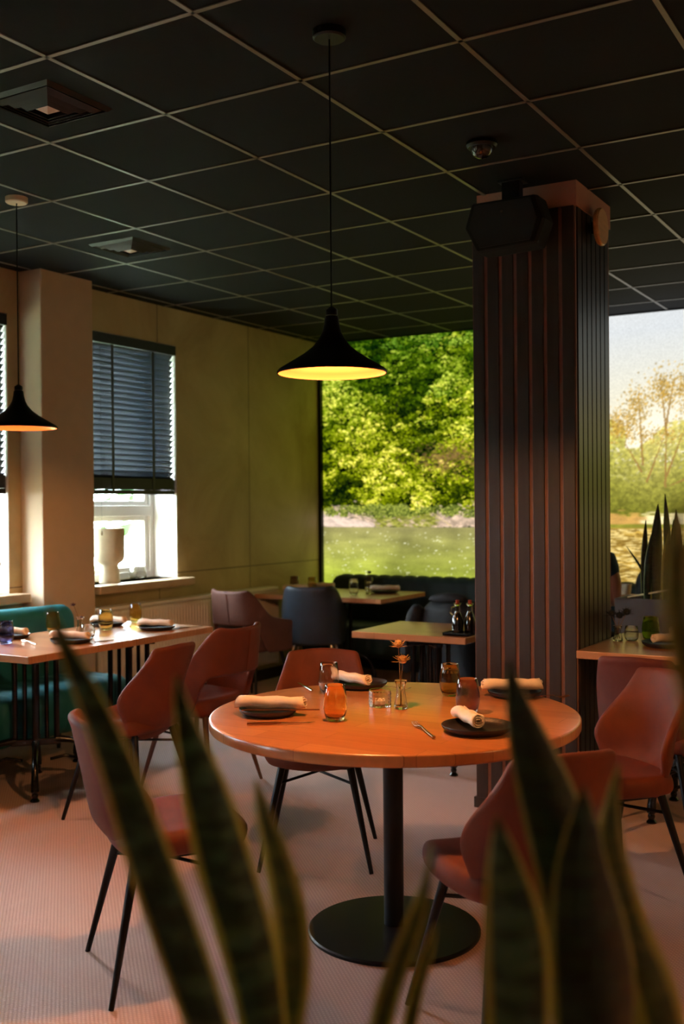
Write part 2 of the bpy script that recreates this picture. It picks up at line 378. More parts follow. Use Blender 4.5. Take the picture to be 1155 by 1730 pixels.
# backlit landscape mural: a printed light box filling the whole back wall
def build_mural():
    x0, x1, z0, z1 = WX + .03, -1.2, .70, CZ - .012
    st = .0075
    nx = int((x1 - x0) / st); nz = int((z1 - z0) / st)
    X = np.linspace(x0, x1, nx); Z = np.linspace(z0, z1, nz)
    XX, ZZ = np.meshgrid(X, Z)
    img = np.zeros((nz, nx, 3))
    def c(*a): return np.array(a) / 255.
    def smooth_noise(sx, sz, seed, ww=nx, hh=nz):
        r = np.random.default_rng(seed)
        gw, gh = int((x1 - x0) / sx) + 3, int((z1 - z0) / sz) + 3
        g = r.random((gh, gw)); u = np.linspace(0, gw - 1.001, ww); v = np.linspace(0, gh - 1.001, hh)
        iu = u.astype(int); iv = v.astype(int); fu = u - iu; fv = v - iv; fu = fu * fu * (3 - 2 * fu); fv = fv * fv * (3 - 2 * fv)
        a = g[np.ix_(iv, iu)]; b = g[np.ix_(iv, iu + 1)]; d = g[np.ix_(iv + 1, iu)]; e = g[np.ix_(iv + 1, iu + 1)]
        return (a * (1 - fu) + b * fu) * (1 - fv)[:, None] + (d * (1 - fu) + e * fu) * fv[:, None]
    def fbm(s, seed, asp=1.0):
        return sum(smooth_noise(s * asp / 2 ** k, s / 2 ** k, seed + k) * .5 ** k for k in range(5)) / 1.94
    # forest base
    base = c(22, 36, 12) * np.ones_like(img) * (.6 + .9 * fbm(.5, 3)[..., None])
    img[:] = base
    # sky at right
    tt = np.clip((ZZ - 1.7) / 1.1, 0, 1)[..., None]
    sky = c(232, 218, 174) * (1 - tt) + c(198, 202, 204) * tt
    cl = np.clip((fbm(.6, 21, 2.2) - .45) * 3, 0, 1)[..., None]
    sky = sky * (1 - .35 * cl) + c(214, 214, 210) * .35 * cl
    glow = np.exp(-(((XX + 2.12) / .30) ** 2 + ((ZZ - 1.9) / .34) ** 2))[..., None]
    sky = sky * (1 - glow) + c(236, 230, 208) * glow
    msk = np.clip((XX + 2.75) / .25, 0, 1)[..., None]
    img = img * (1 - msk) + sky * msk
    def dab(cx, cz, rx, rz, ang, col, al=1.0):
        R_ = max(rx, rz) * 1.05
        i0 = max(0, int((cx - R_ - x0) / st)); i1 = min(nx, int((cx + R_ - x0) / st) + 2)
        j0 = max(0, int((cz - R_ - z0) / st)); j1 = min(nz, int((cz + R_ - z0) / st) + 2)
        if i1 <= i0 or j1 <= j0: return
        dx = XX[j0:j1, i0:i1] - cx; dz = ZZ[j0:j1, i0:i1] - cz
        ca, sa = math.cos(ang), math.sin(ang)
        a = (dx * ca + dz * sa) / rx; b = (-dx * sa + dz * ca) / rz
        k = (np.clip(1.5 - (a * a + b * b) * 1.5, 0, 1) * al)[..., None]
        img[j0:j1, i0:i1] = img[j0:j1, i0:i1] * (1 - k) + np.array(col) * k
    def lineo(p, q, w0, w1, col, al=.9):
        n = max(4, int(math.dist(p, q) / .006))
        for k in range(n):
            t = k / (n - 1); dab(p[0] + (q[0] - p[0]) * t + rng.normal(0, .002), p[1] + (q[1] - p[1]) * t, (w0 + (w1 - w0) * t), (w0 + (w1 - w0) * t), 0, col, al)
    # hillside clumps, far to near (top to bottom)
    clumps = []
    for _ in range(680):
        x = rng.uniform(x0 - .1, -2.72); z = 1.36 + (CZ - 1.30) * rng.random() ** .9
        clumps.append((z + rng.normal(0, .08), x))
    clumps.sort(reverse=True)
    for z, x in clumps:
        up = np.clip((z - 1.4) / 1.5, 0, 1)
        R_ = rng.uniform(.05, .13)
        lit = np.clip(.52 + .30 * math.sin(x * 5.1 + z * 3.3) + .22 * math.sin(x * 11.7 - z * 9.1) + rng.normal(0, .24) - .15 * up * (x > -4.2) + .35 * math.exp(-((x + 4.0) / .35) ** 2 - ((z - 1.68) / .2) ** 2), .0, 1)
        cool = np.clip(up * 1.3 - .45 + rng.normal(0, .12), 0, 1)
        hi = c(234, 236, 124) * (1 - cool) + c(150, 186, 84) * cool
        mid = c(128, 148, 36) * (1 - cool) + c(66, 100, 36) * cool
        lo = c(14, 24, 5) * (1 - cool) + c(14, 28, 12) * cool
        for _k in range(int(260 * R_ / .1)):
            a = rng.uniform(0, 2 * PI); r_ = R_ * math.sqrt(rng.random())
            dx = math.cos(a) * r_ * 1.45 * (1 + .35 * math.sin(3 * a + x * 40)); dz = math.sin(a) * r_ * .8 * (1 + .3 * math.sin(4 * a + z * 50))
            h = np.clip(.46 + .36 * dz / R_ - .12 * dx / R_ + rng.normal(0, .30), 0, 1) * (.22 + .78 * lit)
            col = lo + (mid - lo) * min(1, h * 2) if h < .5 else mid + (hi - mid) * (h - .5) * 2
            s_ = rng.uniform(.005, .015)
            dab(x + dx, z + dz, s_ * 1.6, s_ * .7, rng.normal(-.35, .45), col * rng.uniform(.85, 1.12), .9)
    fm = np.clip((-2.72 - XX) / .1, 0, 1)[..., None]
    img2 = np.clip(.40 + (img - .40) * 1.32, .01, 1) * np.array([1.06, .97, .92])
    img = img * (1 - fm) + img2 * fm
    for _ in range(26):          # bare twigs and trunks among the leaves
        x = rng.uniform(x0, -2.9); z = rng.uniform(1.5, 2.3)
        lineo((x, z), (x + rng.normal(0, .1), z + rng.uniform(.06, .22)), .003, .002, c(120, 100, 70), .5)
    # reddish earth gap and bank
    for _ in range(500):
        dab(rng.normal(-3.85, .16), rng.normal(1.86, .07), .02, .01, rng.normal(0, .4), c(128, 96, 60) * rng.uniform(.6, 1.25), .35)
    for _ in range(2600):
        x = rng.uniform(x0, -2.5); z = 1.27 + abs(rng.normal(0, .055)) * (1.25 if x < -4.75 or x > -3.95 else .9)
        rock = (x < -4.55) or (x > -3.95) or rng.random() < .22
        col = (c(226, 196, 168) if rock else c(160, 160, 64)) * rng.uniform(.62, 1.1)
        dab(x, z, rng.uniform(.015, .05), rng.uniform(.006, .014), rng.normal(-.15, .25), col, .75)
    for _ in range(300):
        x = rng.uniform(x0, -4.6); dab(x, 1.275 + rng.random() * .1 * (1 - (x - x0) / .6), .05, .014, -.2, c(236, 210, 190) * rng.uniform(.8, 1.05), .8)
    lineo((-4.18, 1.50), (-3.82, 1.275), .004, .006, c(206, 182, 130), .9)
    for _ in range(60):
        x = rng.uniform(x0, -2.8); z = 1.37 + rng.random() * .07; R_ = rng.uniform(.03, .06)
        for _k in range(70):
            a = rng.uniform(0, 6.3); r_ = R_ * math.sqrt(rng.random()); h = np.clip(.5 + rng.normal(0, .3), 0, 1)
            dab(x + math.cos(a) * r_ * 1.5, z + math.sin(a) * r_ * .7, .012, .006, rng.normal(-.3, .4), (c(34, 48, 10) * (1 - h) + c(190, 196, 84) * h), .85)
    # golden willows at the right
    bm_ = np.clip((1.74 + .05 * np.sin(XX * 9) - ZZ) / .12, 0, 1)[..., None] * np.clip((XX + 2.9) / .2, 0, 1)[..., None] * (ZZ > 1.262)[..., None]
    img = img * (1 - bm_) + (c(128, 124, 44) * (.6 + .8 * fbm(.12, 71)[..., None])) * bm_
    for _ in range(9000):
        x = rng.uniform(-2.75, x1); top = 1.98 + .10 * math.sin(x * 9) + .14 * (x < -2.33)
        z = rng.uniform(1.36, top); k = (z - 1.36) / .6
        sunny = math.exp(-((x + 2.1) / .3) ** 2) * k
        col = c(128, 128, 40) * (1 - k) + c(206, 200, 88) * k; col = col * .9 * (1 - .5 * sunny) + c(226, 206, 130) * .5 * sunny
        s_ = rng.uniform(.006, .016); dab(x, z, s_ * 1.5, s_, rng.normal(0, .6), col * rng.uniform(.72, 1.16), .62)
    trunks = [((-2.16, 1.62), (-2.02, 1.98)), ((-2.02, 1.58), (-2.01, 2.10)), ((-2.01, 1.66), (-1.86, 2.05)), ((-2.2, 1.70), (-2.33, 1.93)), ((-1.80, 1.5), (-1.72, 2.2)), ((-2.01, 2.0), (-2.05, 2.42)), ((-2.01, 2.05), (-1.95, 2.40)), ((-2.19, 1.75), (-2.22, 2.32)), ((-1.86, 1.64), (-2.0, 1.58)), ((-1.86, 2.0), (-1.84, 2.44)), ((-1.5, 1.5), (-1.4, 2.3))]
    for p, q in trunks: lineo(p, q, .010, .004, c(150, 116, 62), .8)
    for cx, cz, rx, rz, n in ((-2.23, 2.22, .09, .14, 330), (-2.03, 2.33, .10, .15, 420), (-1.85, 2.30, .09, .18, 420), (-1.72, 2.1, .12, .3, 420), (-2.38, 2.06, .14, .12, 520), (-2.1, 1.98, .22, .07, 200), (-1.45, 2.2, .2, .3, 700)):
        for _ in range(n):
            x = rng.normal(cx, rx * .6); z = rng.normal(cz, rz * .5)
            dab(x, z, rng.uniform(.006, .014), rng.uniform(.005, .010), rng.uniform(0, 3), c(176, 138, 58) * rng.uniform(.7, 1.25), .55)
    for _ in range(700):
        x = rng.uniform(-2.6, x1); z = 1.30 + abs(rng.normal(0, .03)); dab(x, z, rng.uniform(.03, .08), rng.uniform(.006, .015), 0, (c(255, 236, 176) if x > -2.2 else c(206, 160, 84)) * rng.uniform(.85, 1.05), .6)
    # water
    wm = ZZ < 1.262
    d = np.clip((1.262 - ZZ) / .5, 0, 1)[..., None]
    ref = fbm(.5, 41, 1.0)[..., None]; rip = fbm(.05, 51, 9.0)[..., None]
    gold = np.clip((XX + 3.0) / .5, 0, 1)[..., None]
    g1 = c(196, 188, 116) * (1 - d) + c(166, 180, 58) * d
    g1 = g1 * (.42 + .72 * ref) * (.86 + .28 * rip)
    g2 = c(176, 142, 62) * (.62 + .70 * rip)
    wat = g1 * (1 - gold) + g2 * gold
    img = np.where(wm[..., None], wat, img)
    for _ in range(330):        # glints
        x = rng.uniform(x0, -2.7); z = 1.22 - rng.random() ** 1.1 * .5
        dab(x, z, rng.uniform(.006, .014), rng.uniform(.003, .006), 0, c(250, 250, 210), rng.uniform(.3, .9))
    for _ in range(2600):
        x = rng.uniform(-2.7, x1); z = 1.25 - rng.random() * .5
        dab(x, z, rng.uniform(.015, .05), rng.uniform(.004, .007), 0, c(232, 208, 136) if rng.random() < .55 else c(120, 92, 36), rng.uniform(.4, .85))
    img = np.clip(img, 0, 1)
    li = np.where(img <= .04045, img / 12.92, ((img + .055) / 1.055) ** 2.4)
    # remaining, never-seen right part continues with plain sky / bank / water columns
    xs2 = np.arange(x1 + .04, XR - .02, .04)
    X_all = np.concatenate([X, xs2])
    ext = np.repeat(li[:, -60:-59], len(xs2), axis=1) * .5 + .5 * np.repeat(li[:, -200:-199], len(xs2), axis=1)
    L_all = np.concatenate([li, ext], axis=1)
    NX = len(X_all)
    co = np.zeros((nz, NX, 3)); co[..., 0] = X_all[None, :]; co[..., 1] = WY - .012; co[..., 2] = Z[:, None]
    me = bpy.data.meshes.new('landscape_mural')
    idx = np.arange(nz * NX).reshape(nz, NX)
    f = np.stack([idx[:-1, :-1], idx[:-1, 1:], idx[1:, 1:], idx[1:, :-1]], -1).reshape(-1, 4)
    me.vertices.add(nz * NX); me.vertices.foreach_set('co', co.astype(np.float32).ravel())
    me.loops.add(f.size); me.loops.foreach_set('vertex_index', f.astype(np.int32).ravel())
    me.polygons.add(len(f)); me.polygons.foreach_set('loop_start', np.arange(0, f.size, 4, dtype=np.int32))
    me.update(calc_edges=True); me.validate()
    ca = me.color_attributes.new('print', 'FLOAT_COLOR', 'POINT')
    rgba = np.ones((nz * NX, 4), np.float32); rgba[:, :3] = L_all.reshape(-1, 3)
    ca.data.foreach_set('color', rgba.ravel())
    m = bpy.data.materials.new('backlit_print'); m.use_nodes = True; t = m.node_tree; t.nodes.clear()
    at = t.nodes.new('ShaderNodeAttribute'); at.attribute_name = 'print'
    e = t.nodes.new('ShaderNodeEmission'); e.inputs[1].default_value = MURAL
    n = t.nodes.new('ShaderNodeTexNoise'); n.inputs['Scale'].default_value = 90; n.inputs['Detail'].default_value = 3
    tc = t.nodes.new('ShaderNodeTexCoord'); t.links.new(tc.outputs['Object'], n.inputs[0])
    mr = t.nodes.new('ShaderNodeMapRange'); mr.inputs['To Min'].default_value = .75; mr.inputs['To Max'].default_value = 1.25; t.links.new(n.outputs[0], mr.inputs[0])
    v = t.nodes.new('ShaderNodeVectorMath'); v.operation = 'SCALE'; t.links.new(at.outputs['Color'], v.inputs[0]); t.links.new(mr.outputs[0], v.inputs['Scale'])
    o_ = t.nodes.new('ShaderNodeOutputMaterial'); t.links.new(v.outputs[0], e.inputs[0]); t.links.new(e.outputs[0], o_.inputs[0])
    me.materials.append(m)
    o = bpy.data.objects.new('landscape_mural', me); COL.objects.link(o)
    tag(o, 'backlit wall print of a wooded river bank with golden willows, filling the back wall', 'mural')
build_mural()

# slatted pillar
CX0, CX1, CY0, CY1 = -2.065, -1.55, 4.745, 5.285
struct('trim_4', MB().bx(CX0 + .03, CX1 + .004, CY0 + .004, CY1 - .004, 2.822, CZ), M_colcore, smooth=False)
pil = thing('slatted_pillar', 'square pillar clad in dark brown vertical wooden slats with a pinkish plaster top', 'pillar', ((CX0 + CX1) / 2, (CY0 + CY1) / 2, 0))
hx, hy = (CX1 - CX0) / 2, (CY1 - CY0) / 2
MB().bx(-hx + .022, hx - .022, -hy + .022, hy - .022, 0, 2.79).build('core', M_slatback, pil, smooth=False)
npx = 7
for s_ in (-1, 1):
    m_ = MB(); sp = 2 * hx / npx
    for k in range(npx):
        xa = -hx + k * sp; m_.bx(xa + .009, xa + sp - .009, s_ * (hy - .009), s_ * hy, 0.0, 2.82)
    m_.build('slat_face', M_slat, pil, smooth=False, bevel=.0015)
    MB().bx(-hx + .004, hx - .004, s_ * (hy - .024), s_ * (hy - .009), 0.0, 2.815).build('lamplit_strips', M_slatgap, pil, smooth=False)  # strips behind the front gaps carry the painted lamplight
for s_ in (-1, 1):
    m_ = MB(); sp = (2 * hy - .056) / 7
    for k in range(7):
        ya = -hy + .028 + k * sp; m_.bx(s_ * (hx - .024), s_ * hx, ya + .006, ya + sp - .006, 0.0, 2.82)
    m_.build('slat_face', M_slat, pil, smooth=False, bevel=.0015)
MB().bx(-hx - .004, hx + .004, -hy - .004, hy + .004, 0, .05).build('plinth', M_slat, pil, smooth=False)

# ------------------------------------------------------------------ ceiling fittings
def vent(x, y, label):
    t = thing('ceiling_vent', label, 'vent', (x, y, CZ - .004), 0, 'square ceiling air vents')
    for k, (s0, s1, z) in enumerate(((.165, .150, -.002), (.135, .112, -.012), (.10, .080, -.017), (.068, .05, -.022))):
        m_ = MB(); z1 = z - .006
        vs = []; fs = []
        for s_, zz in ((s0, z + .008), (s1, z1)):
            vs += [(-s_, -s_, zz), (s_, -s_, zz), (s_, s_, zz), (-s_, s_, zz)]
        m_.add(vs, [(i, (i + 1) % 4, 4 + (i + 1) % 4, 4 + i) for i in range(4)])
        m_.build('outer_frame' if k == 0 else 'louvre_ring', M_vent, t, smooth=False, solid=.003)
    m_ = MB(); m_.add([(-.045, -.045, -.012), (.045, -.045, -.012), (.045, .045, -.012), (-.045, .045, -.012), (0, 0, -.035)], [(0, 1, 4), (1, 2, 4), (2, 3, 4), (3, 0, 4), (3, 2, 1, 0)])
    m_.build('centre_cone', M_white, t, smooth=False)
M_vent = mat('vent_enamel', (34, 32, 30), .4, var=.05)
vent(-2.90, 2.83, 'black square ceiling vent with a white centre, the nearer of the two')
vent(-4.10, 4.62, 'black square ceiling vent with a white centre, above the window wall pier')

def pendant(x, y, z, label, disc=M_black, d=.172, watt=1.0):
    t = thing('pendant_lamp', label, 'pendant lamp', (x, y, z), 0, 'black trumpet pendant lamps')
    R_ = d
    out = [(.020, .175), (.022, .168), (.024, .150), (.030, .125), (.040, .105), (.060, .080), (.088, .058), (.120, .038), (.150, .020), (.166, .010), (.172, .002), (.171, -.004)]
    inn = [(.168, -.003), (.163, .005), (.148, .013), (.118, .030), (.086, .049), (.058, .070), (.036, .097), (.02, .12), (.0, .125)]
    k = R_ / .172
    MB().lathe([(0, .175)] + [(r * k, q) for r, q in out] + [(.170 * k, -.004)], 48).build('shade', M_black, t, angle=50)
    MB().lathe([(r * k, q) for r, q in inn], 48).build('inner_shade', M_inner, t, angle=50)
    MB().lathe([(0, .178), (.019, .178), (.019, .195), (.006, .205), (0, .205)], 20).build('cord_grip', M_black, t)
    MB().tube([(0, 0, .2), (0, 0, CZ - z - .02)], .0028, 8).build('cord', M_black, t)
    MB().lathe([(0, CZ - z), (.052, CZ - z), (.052, CZ - z - .022), (.046, CZ - z - .027), (0, CZ - z - .027)], 36).build('ceiling_rose', disc, t)
    MB().lathe([(0, .046), (.010, .048), (.017, .055), (.019, .066), (.015, .08), (.012, .09), (.011, .115), (0, .115)], 24).build('bulb', M_bulb, t)
    ld = bpy.data.lights.new('lamp_light', 'POINT'); ld.energy = PEND * watt; ld.color = (1.0, .47, .16); ld.shadow_soft_size = .02
    lo = bpy.data.objects.new('lamp_light', ld); COL.objects.link(lo); lo.parent = t; lo.location = (0, 0, .022)
    return t
M_inner = mat('gold_lacquer', (176, 100, 62), .3, metal=.55, var=.03)
pendant(-1.714, 2.855, 1.873, 'black trumpet pendant lamp hanging over the round table')
pendant(-3.906, 3.605, 1.842, 'black trumpet pendant lamp with a pale ceiling rose, by the left windows', M_cup, .18, .4)
pendant(.75, 2.9, 1.87, 'black trumpet pendant lamp out to the right of the round table', watt=.55)
pendant(-1.72, .15, 1.87, 'black trumpet pendant lamp behind the foreground plants', watt=.2)

t = thing('wall_speaker', 'black angular loudspeaker hung by a bracket before the pillar top', 'speaker', (-1.80, 4.62, 2.60))
ring = [(-.185, .11), (-.12, .02), (-.10, -.06), (.10, -.06), (.12, .02), (.185, .11), (.185, .15), (-.185, .15)]
sil = [(-.19, .115), (-.155, .225), (.155, .225), (.19, .115), (.15, .01), (-.13, .0)]
MB().loft([[Vector((x * .96, -.13, z * .96 + .005)) for x, z in sil], [Vector((x, -.10, z)) for x, z in sil], [Vector((x, .0, z)) for x, z in sil], [Vector((x * .8, .085, z * .85 + .02)) for x, z in sil]]).build('cabinet', mat('speaker_plastic', (7, 7, 8), .85, var=.1), t, smooth=False, bevel=.006)
MB().loft([[Vector((x * .85, -.137, z * .85 + .017)) for x, z in sil], [Vector((x * .85, -.128, z * .85 + .017)) for x, z in sil]]).build('grille', mat('speaker_grille', (16, 16, 17), .8, bump=.5, bscale=400), t, smooth=False)
MB().box((0, -.01, .28), (.085, .05, .115)).box((0, 0, .33), (.12, .09, .01)).build('bracket', M_black, t, smooth=False, bevel=.003)
MB().lathe([(0, .002), (.006, .002), (.006, -.004), (0, -.004)], 12, (.0, -.14, .165), Matrix.Rotation(PI / 2, 3, 'X').to_4x4()).build('badge', M_steel, t)

t = thing('ceiling_camera', 'small glossy black dome camera on the ceiling before the pillar', 'camera', (-1.712, 4.05, CZ - .004))
MB().lathe([(0, 0), (.062, 0), (.064, -.012), (.056, -.022), (0, -.022)], 32).build('base', M_black, t)
MB().lathe([(.046, -.02), (.044, -.036), (.034, -.052), (.018, -.062), (0, -.066)], 32).build('dome', M_vinegar, t)
t = thing('wall_disc', 'round light wooden disc on the right side of the pillar top', 'wall disc', (-1.545, 4.985, 2.765))  # plain wooden disc, no lamp in it
Mx = Matrix.Rotation(PI / 2, 4, 'Y')
MB().lathe([(0, 0), (.03, 0), (.03, .028), (0, .028)], 24, (0, 0, 0), Mx).build('mount', M_black, t)
MB().lathe([(0, .028), (.083, .028), (.088, .036), (.088, .046), (.083, .053), (0, .053)], 48, (0, 0, 0), Mx).build('disc', M_wooddisc, t)

# ------------------------------------------------------------------ blinds
def blind(y0, y1, label):
    t = thing('venetian_blind', label, 'blind', (WX - .035, y0, 0), 0, 'half lowered dark blinds')
    L = y1 - y0
    MB().bx(-.03, .045, .01, L - .01, 2.585, 2.655).build('headrail', M_blinddk, t, smooth=False, bevel=.004)
    m_ = MB(); z = 2.565
    while z > 1.64:
        m_.box((0, L / 2, z), (.05, L - .03, .0028), ry=math.radians(-50)); z -= .0395
    m_.build('slats', M_blind, t, smooth=False)
    m_ = MB()
    for k in range(24): m_.box((0, L / 2, 1.583 + k * .0034), (.05, L - .03, .0028))
    m_.build('stacked_slats', M_blinddk, t, smooth=False)
    MB().bx(-.026, .026, .015, L - .015, 1.548, 1.580).build('bottom_rail', M_blinddk, t, smooth=False, bevel=.004)
    for f_ in (.27, .73):
        MB().bx(.027, .0285, L * f_ - .012, L * f_ + .012, 1.55, 2.60).bx(-.0285, -.027, L * f_ - .012, L * f_ + .012, 1.55, 2.60).build('ladder_tape', M_blinddk, t, smooth=False)
    for f_, zz in ((.12, 1.28), (.9, 1.36), (.905, 1.12)):
        c_ = MB().tube([(.046, L * f_, 2.59), (.046, L * f_, zz)], .0009, 5).build('pull_cord', M_blinddk, t)
        MB().lathe([(0, .016), (.004, .014), (.006, -.012), (0, -.014)], 10, (.046, L * f_, zz)).build('cord_weight', M_stem, c_)
    return t
blind(5.33, 6.26, 'dark half lowered blind in the window right of the wall pier')
blind(3.74, 4.64, 'dark half lowered blind at the left picture edge, left of the wall pier')
blind(1.5, 2.42, 'dark half lowered blind in the third window from the mural')
blind(-.6, .32, 'dark half lowered blind in the window nearest the camera')

# ------------------------------------------------------------------ radiator
t = thing('radiator', 'long cream panel radiator under the concrete wall', 'radiator', (WX + .03, 5.25, 0))
MB().bx(.03, .075, 0, 2.12, .16, .765).build('rear_panel', M_rad, t, smooth=False, bevel=.006)
def ribs(u, v):
    y = (u + 1) / 2 * 2.12; z = .16 + (v + 1) / 2 * .605
    k = (y / .0333) % 1; b_ = .006 if .25 < k < .75 else -.004
    if abs(v) > .9: b_ = -.004
    return (.115 + b_, y, z)
m_ = MB(); m_.grid(ribs, 254, 20); m_.build('front_panel', M_rad, t, smooth=True, solid=.01, off=-1)
MB().bx(.02, .125, 0, 2.12, .765, .79).build('top_grille', M_rad, t, smooth=False, bevel=.004)
MB().bx(.02, .125, -.004, 0, .15, .785).bx(.02, .125, 2.12, 2.124, .15, .785).build('side_panel', M_rad, t, smooth=False, bevel=.002)
vv = MB().tube([(.06, -.01, .7), (.06, -.06, .7)], .012, 12).build('valve', M_steel, t)
MB().tube([(.06, -.055, .7), (.085, -.065, .705), (.15, -.07, .71)], [.02, .024, .022], 16).build('thermostat_knob', M_white, vv)
MB().tube([(.06, -.055, .7), (.06, -.055, .0)], .008, 10).build('pipe', M_white, t)

# pot and bowl on the sill
t = thing('ceramic_planter', 'cream goblet shaped ceramic pot on the window sill', 'pot', (WX - .085, 5.62, .93))
MB().lathe([(0, 0), (.074, 0), (.072, .01), (.064, .07), (.060, .118), (.066, .132), (.088, .145), (.101, .165), (.105, .20), (.106, .375), (.103, .382), (.096, .378), (.095, .20), (.08, .16), (0, .15)], 48).build('pot_body', M_ceramic, t, angle=60)
t = thing('glass_bowl', 'clear glass bowl on the window sill beside the cream pot', 'bowl', (WX - .10, 5.93, .93))
MB().lathe([(0, 0), (.04, 0), (.06, .012), (.066, .045), (.058, .08), (.05, .095), (.047, .095), (.055, .078), (.062, .045), (.056, .016), (0, .008)], 32).build('bowl_body', G_clear, t)
MB().tube([(-.02, 0, .01), (.0, .01, .09), (.01, -.03, .17)], .0015, 6).build('twig', M_stem, t)

# ------------------------------------------------------------------ chairs
def sq(u, v, a=.34, b=.34): return u * math.sqrt(1 - a * v * v), v * math.sqrt(1 - b * u * u)
def legs4(t, m, top=.42, tx=.135, ty=.13, bx=.225, by=.225, r0=.016, r1=.0085, oy=0):
    for sx in (-1, 1):
        for sy in (-1, 1):
            MB().tube([(sx * tx, oy + sy * ty, top), (sx * bx, oy + sy * by, 0.0)], [r0, r1], 12).build('leg', m, t)
def cushion(t, m, w=.225, d=.22, z=.43, th=.065, oy=.0, tilt=.02, name='seat', nose=.035):
    def fn(u, v):
        a, b = sq(u, v, .3, .3)
        zz = z + .012 * (abs(a) ** 2.5) - tilt * (-b) * .5
        if b > .6: zz -= nose * ((b - .6) / .4) ** 2
        if b < -.5: zz += .02 * ((-b - .5) / .5) ** 2
        return (a * w, oy + b * d, zz)
    return MB().grid(fn, 8, 8).build(name, m, t, solid=th, off=0, sub=2)
def shell_chair(name, label, m, group=None, loc=(0, 0, 0), rz=0):
    t = thing(name, label, 'chair', loc, rz, group)
    cushion(t, m, .228, .215, .445, .075, .03)
    def fn(u, v):
        a, b = sq(u, v, .22, .22)
        h = (b + 1) / 2
        z = .375 + h * .455
        hw = .172 + .042 * math.exp(-((h - .42) / .32) ** 2)
        y = -.195 - .085 * h + (.125 * math.exp(-((h - .42) / .30) ** 2) + .03) * abs(a) ** 2.0
        y += .17 * max(0, .30 - h) ** 1.25 * 2.4
        z += .028 * abs(a) ** 3 * max(0, h - .5) * 2 - .008 * max(0, h - .5)
        y -= .05 * max(0, h - .93) * 3
        return (a * hw, y, z)
    b_ = MB().grid(fn, 12, 14).build('backrest', m, t, solid=.032, off=0, sub=2)
    for s_ in (-1, 1):
        pts = []
        for k in range(13):
            h_ = -.55 + 1.5 * k / 12; u_ = s_ * (.46 + .14 * math.sin(k / 12 * PI)); p = Vector(fn(u_, h_)); pts.append(p + Vector((0, .0165, 0)))
        MB().tube(pts, .0016, 6).build('seam', m, b_)
    legs4(t, M_black, oy=.01)
    for s_ in (-1, 1):
        MB().tube([(-s_ * .158, .01 - .155, .335), (0, .01, .352), (s_ * .158, .01 + .155, .335)], .006, 8).build('cross_brace', M_black, t)
    MB().box((0, .01, .395), (.27, .27, .012)).build('seat_plate', M_black, t, smooth=False, bevel=.003)
    return t
def arm_chair(name, label, m, zb=None, lm=M_black, group=None, loc=(0, 0, 0), rz=0, top=.84, arm=.64, taper=.06, leg_r=.0085, nose_to=.16, thick=.036):
    t = thing(name, label, 'chair', loc, rz, group)
    cushion(t, m, .225, .22, .43, .09, .03)
    def fn(u, v):
        s_ = u * 1.0; th = s_ * 1.72; h = (v + 1) / 2
        ab = abs(s_)
        sx = math.copysign(abs(math.sin(min(abs(th), PI / 2))) ** .75, th) if abs(th) > 1e-6 else 0
        x = .262 * sx; y = -.235 * math.cos(min(abs(th), PI / 2)) ** .8 if abs(th) < PI / 2 else 0
        if abs(th) > PI / 2: y = (abs(th) - PI / 2) * nose_to / .15
        k = 1 / (1 + math.exp(-(ab - .62) * 16))
        zt = top * (1 - k) + arm * k + .018 * math.exp(-((ab - .42) / .14) ** 2) - .03 * max(0, ab - .85) * 6
        k2 = 1 / (1 + math.exp(-(ab - .58) * 30))
        z0 = (zb if zb else .40) * (1 - k2) + .385 * k2
        z = z0 + (zt - z0) * h
        hh = (z - .4) / .44
        x *= 1 - taper * (1 - hh) - (.10 * max(0, hh - .5) * 2 if ab < .6 else .10 * max(0, hh - .5) * 2)
        y += -.06 * hh * (1 - k) - .0
        return (x, y, z)
    b_ = MB().grid(fn, 28, 8).build('backrest', m, t, solid=thick, off=0, sub=2)
    pts = [Vector(fn(0.02, -.9 + 1.75 * k / 10)) + Vector((0, -thick / 2 - .001, 0)) for k in range(11)]
    MB().tube(pts, .002, 6).build('seam', m, b_)
    legs4(t, lm, r1=leg_r)
    MB().box((0, .01, .385), (.3, .3, .012)).build('seat_plate', M_black, t, smooth=False, bevel=.003)
    return t

M_brleg = mat('dark_wood_leg', (92, 62, 46), .5, var=.1)
GR = 'rust velvet chairs around the round table'
c0 = shell_chair('shell_chair', 'rust velvet chair facing the camera behind the round table', M_velvet, GR, (-2.355, 3.79, 0), face(.45, -.89))
dup(c0, (-2.20, 2.62, 0), face(.61, .79), 'rust velvet chair seen side-on left of the round table, behind the plant leaves', GR)
dup(c0, (-1.10, 2.80, 0), face(-.78, .62), 'rust velvet chair pulled out at the near right side of the round table', GR)
dup(c0, (-1.16, 3.90, 0), face(-.62, -.78), 'rust velvet chair between the round table and the slatted pillar\'s right-hand table', GR)
GL = 'chairs along the window tables'
dup(c0, (-3.44, 3.86, 0), face(-1, -.05), 'rust velvet chair without arms at the window table, seen from behind', GL)
arm_chair('arm_chair', 'rust velvet armchair with an open lower back at the window table', M_velvet, .60, M_brleg, GL, (-3.50, 4.46, 0), face(-1, .0))
arm_chair('arm_chair', 'brown velvet armchair at the far table, beside the radiator', M_brownv, .585, M_black, 'chairs at the far table', (-4.64, 6.55, 0), face(.12, 1))
arm_chair('bucket_chair', 'blue-grey leather bucket chair at the far table', M_leather, None, M_steel, 'chairs at the far table', (-4.41, 7.05, 0), face(-.42, .9), top=.845, arm=.66, taper=.2)
shell_chair('shell_chair', 'dark red velvet chair tucked under the table right of the pillar', M_dkred, None, (-1.19, 4.66, 0), face(.03, 1))
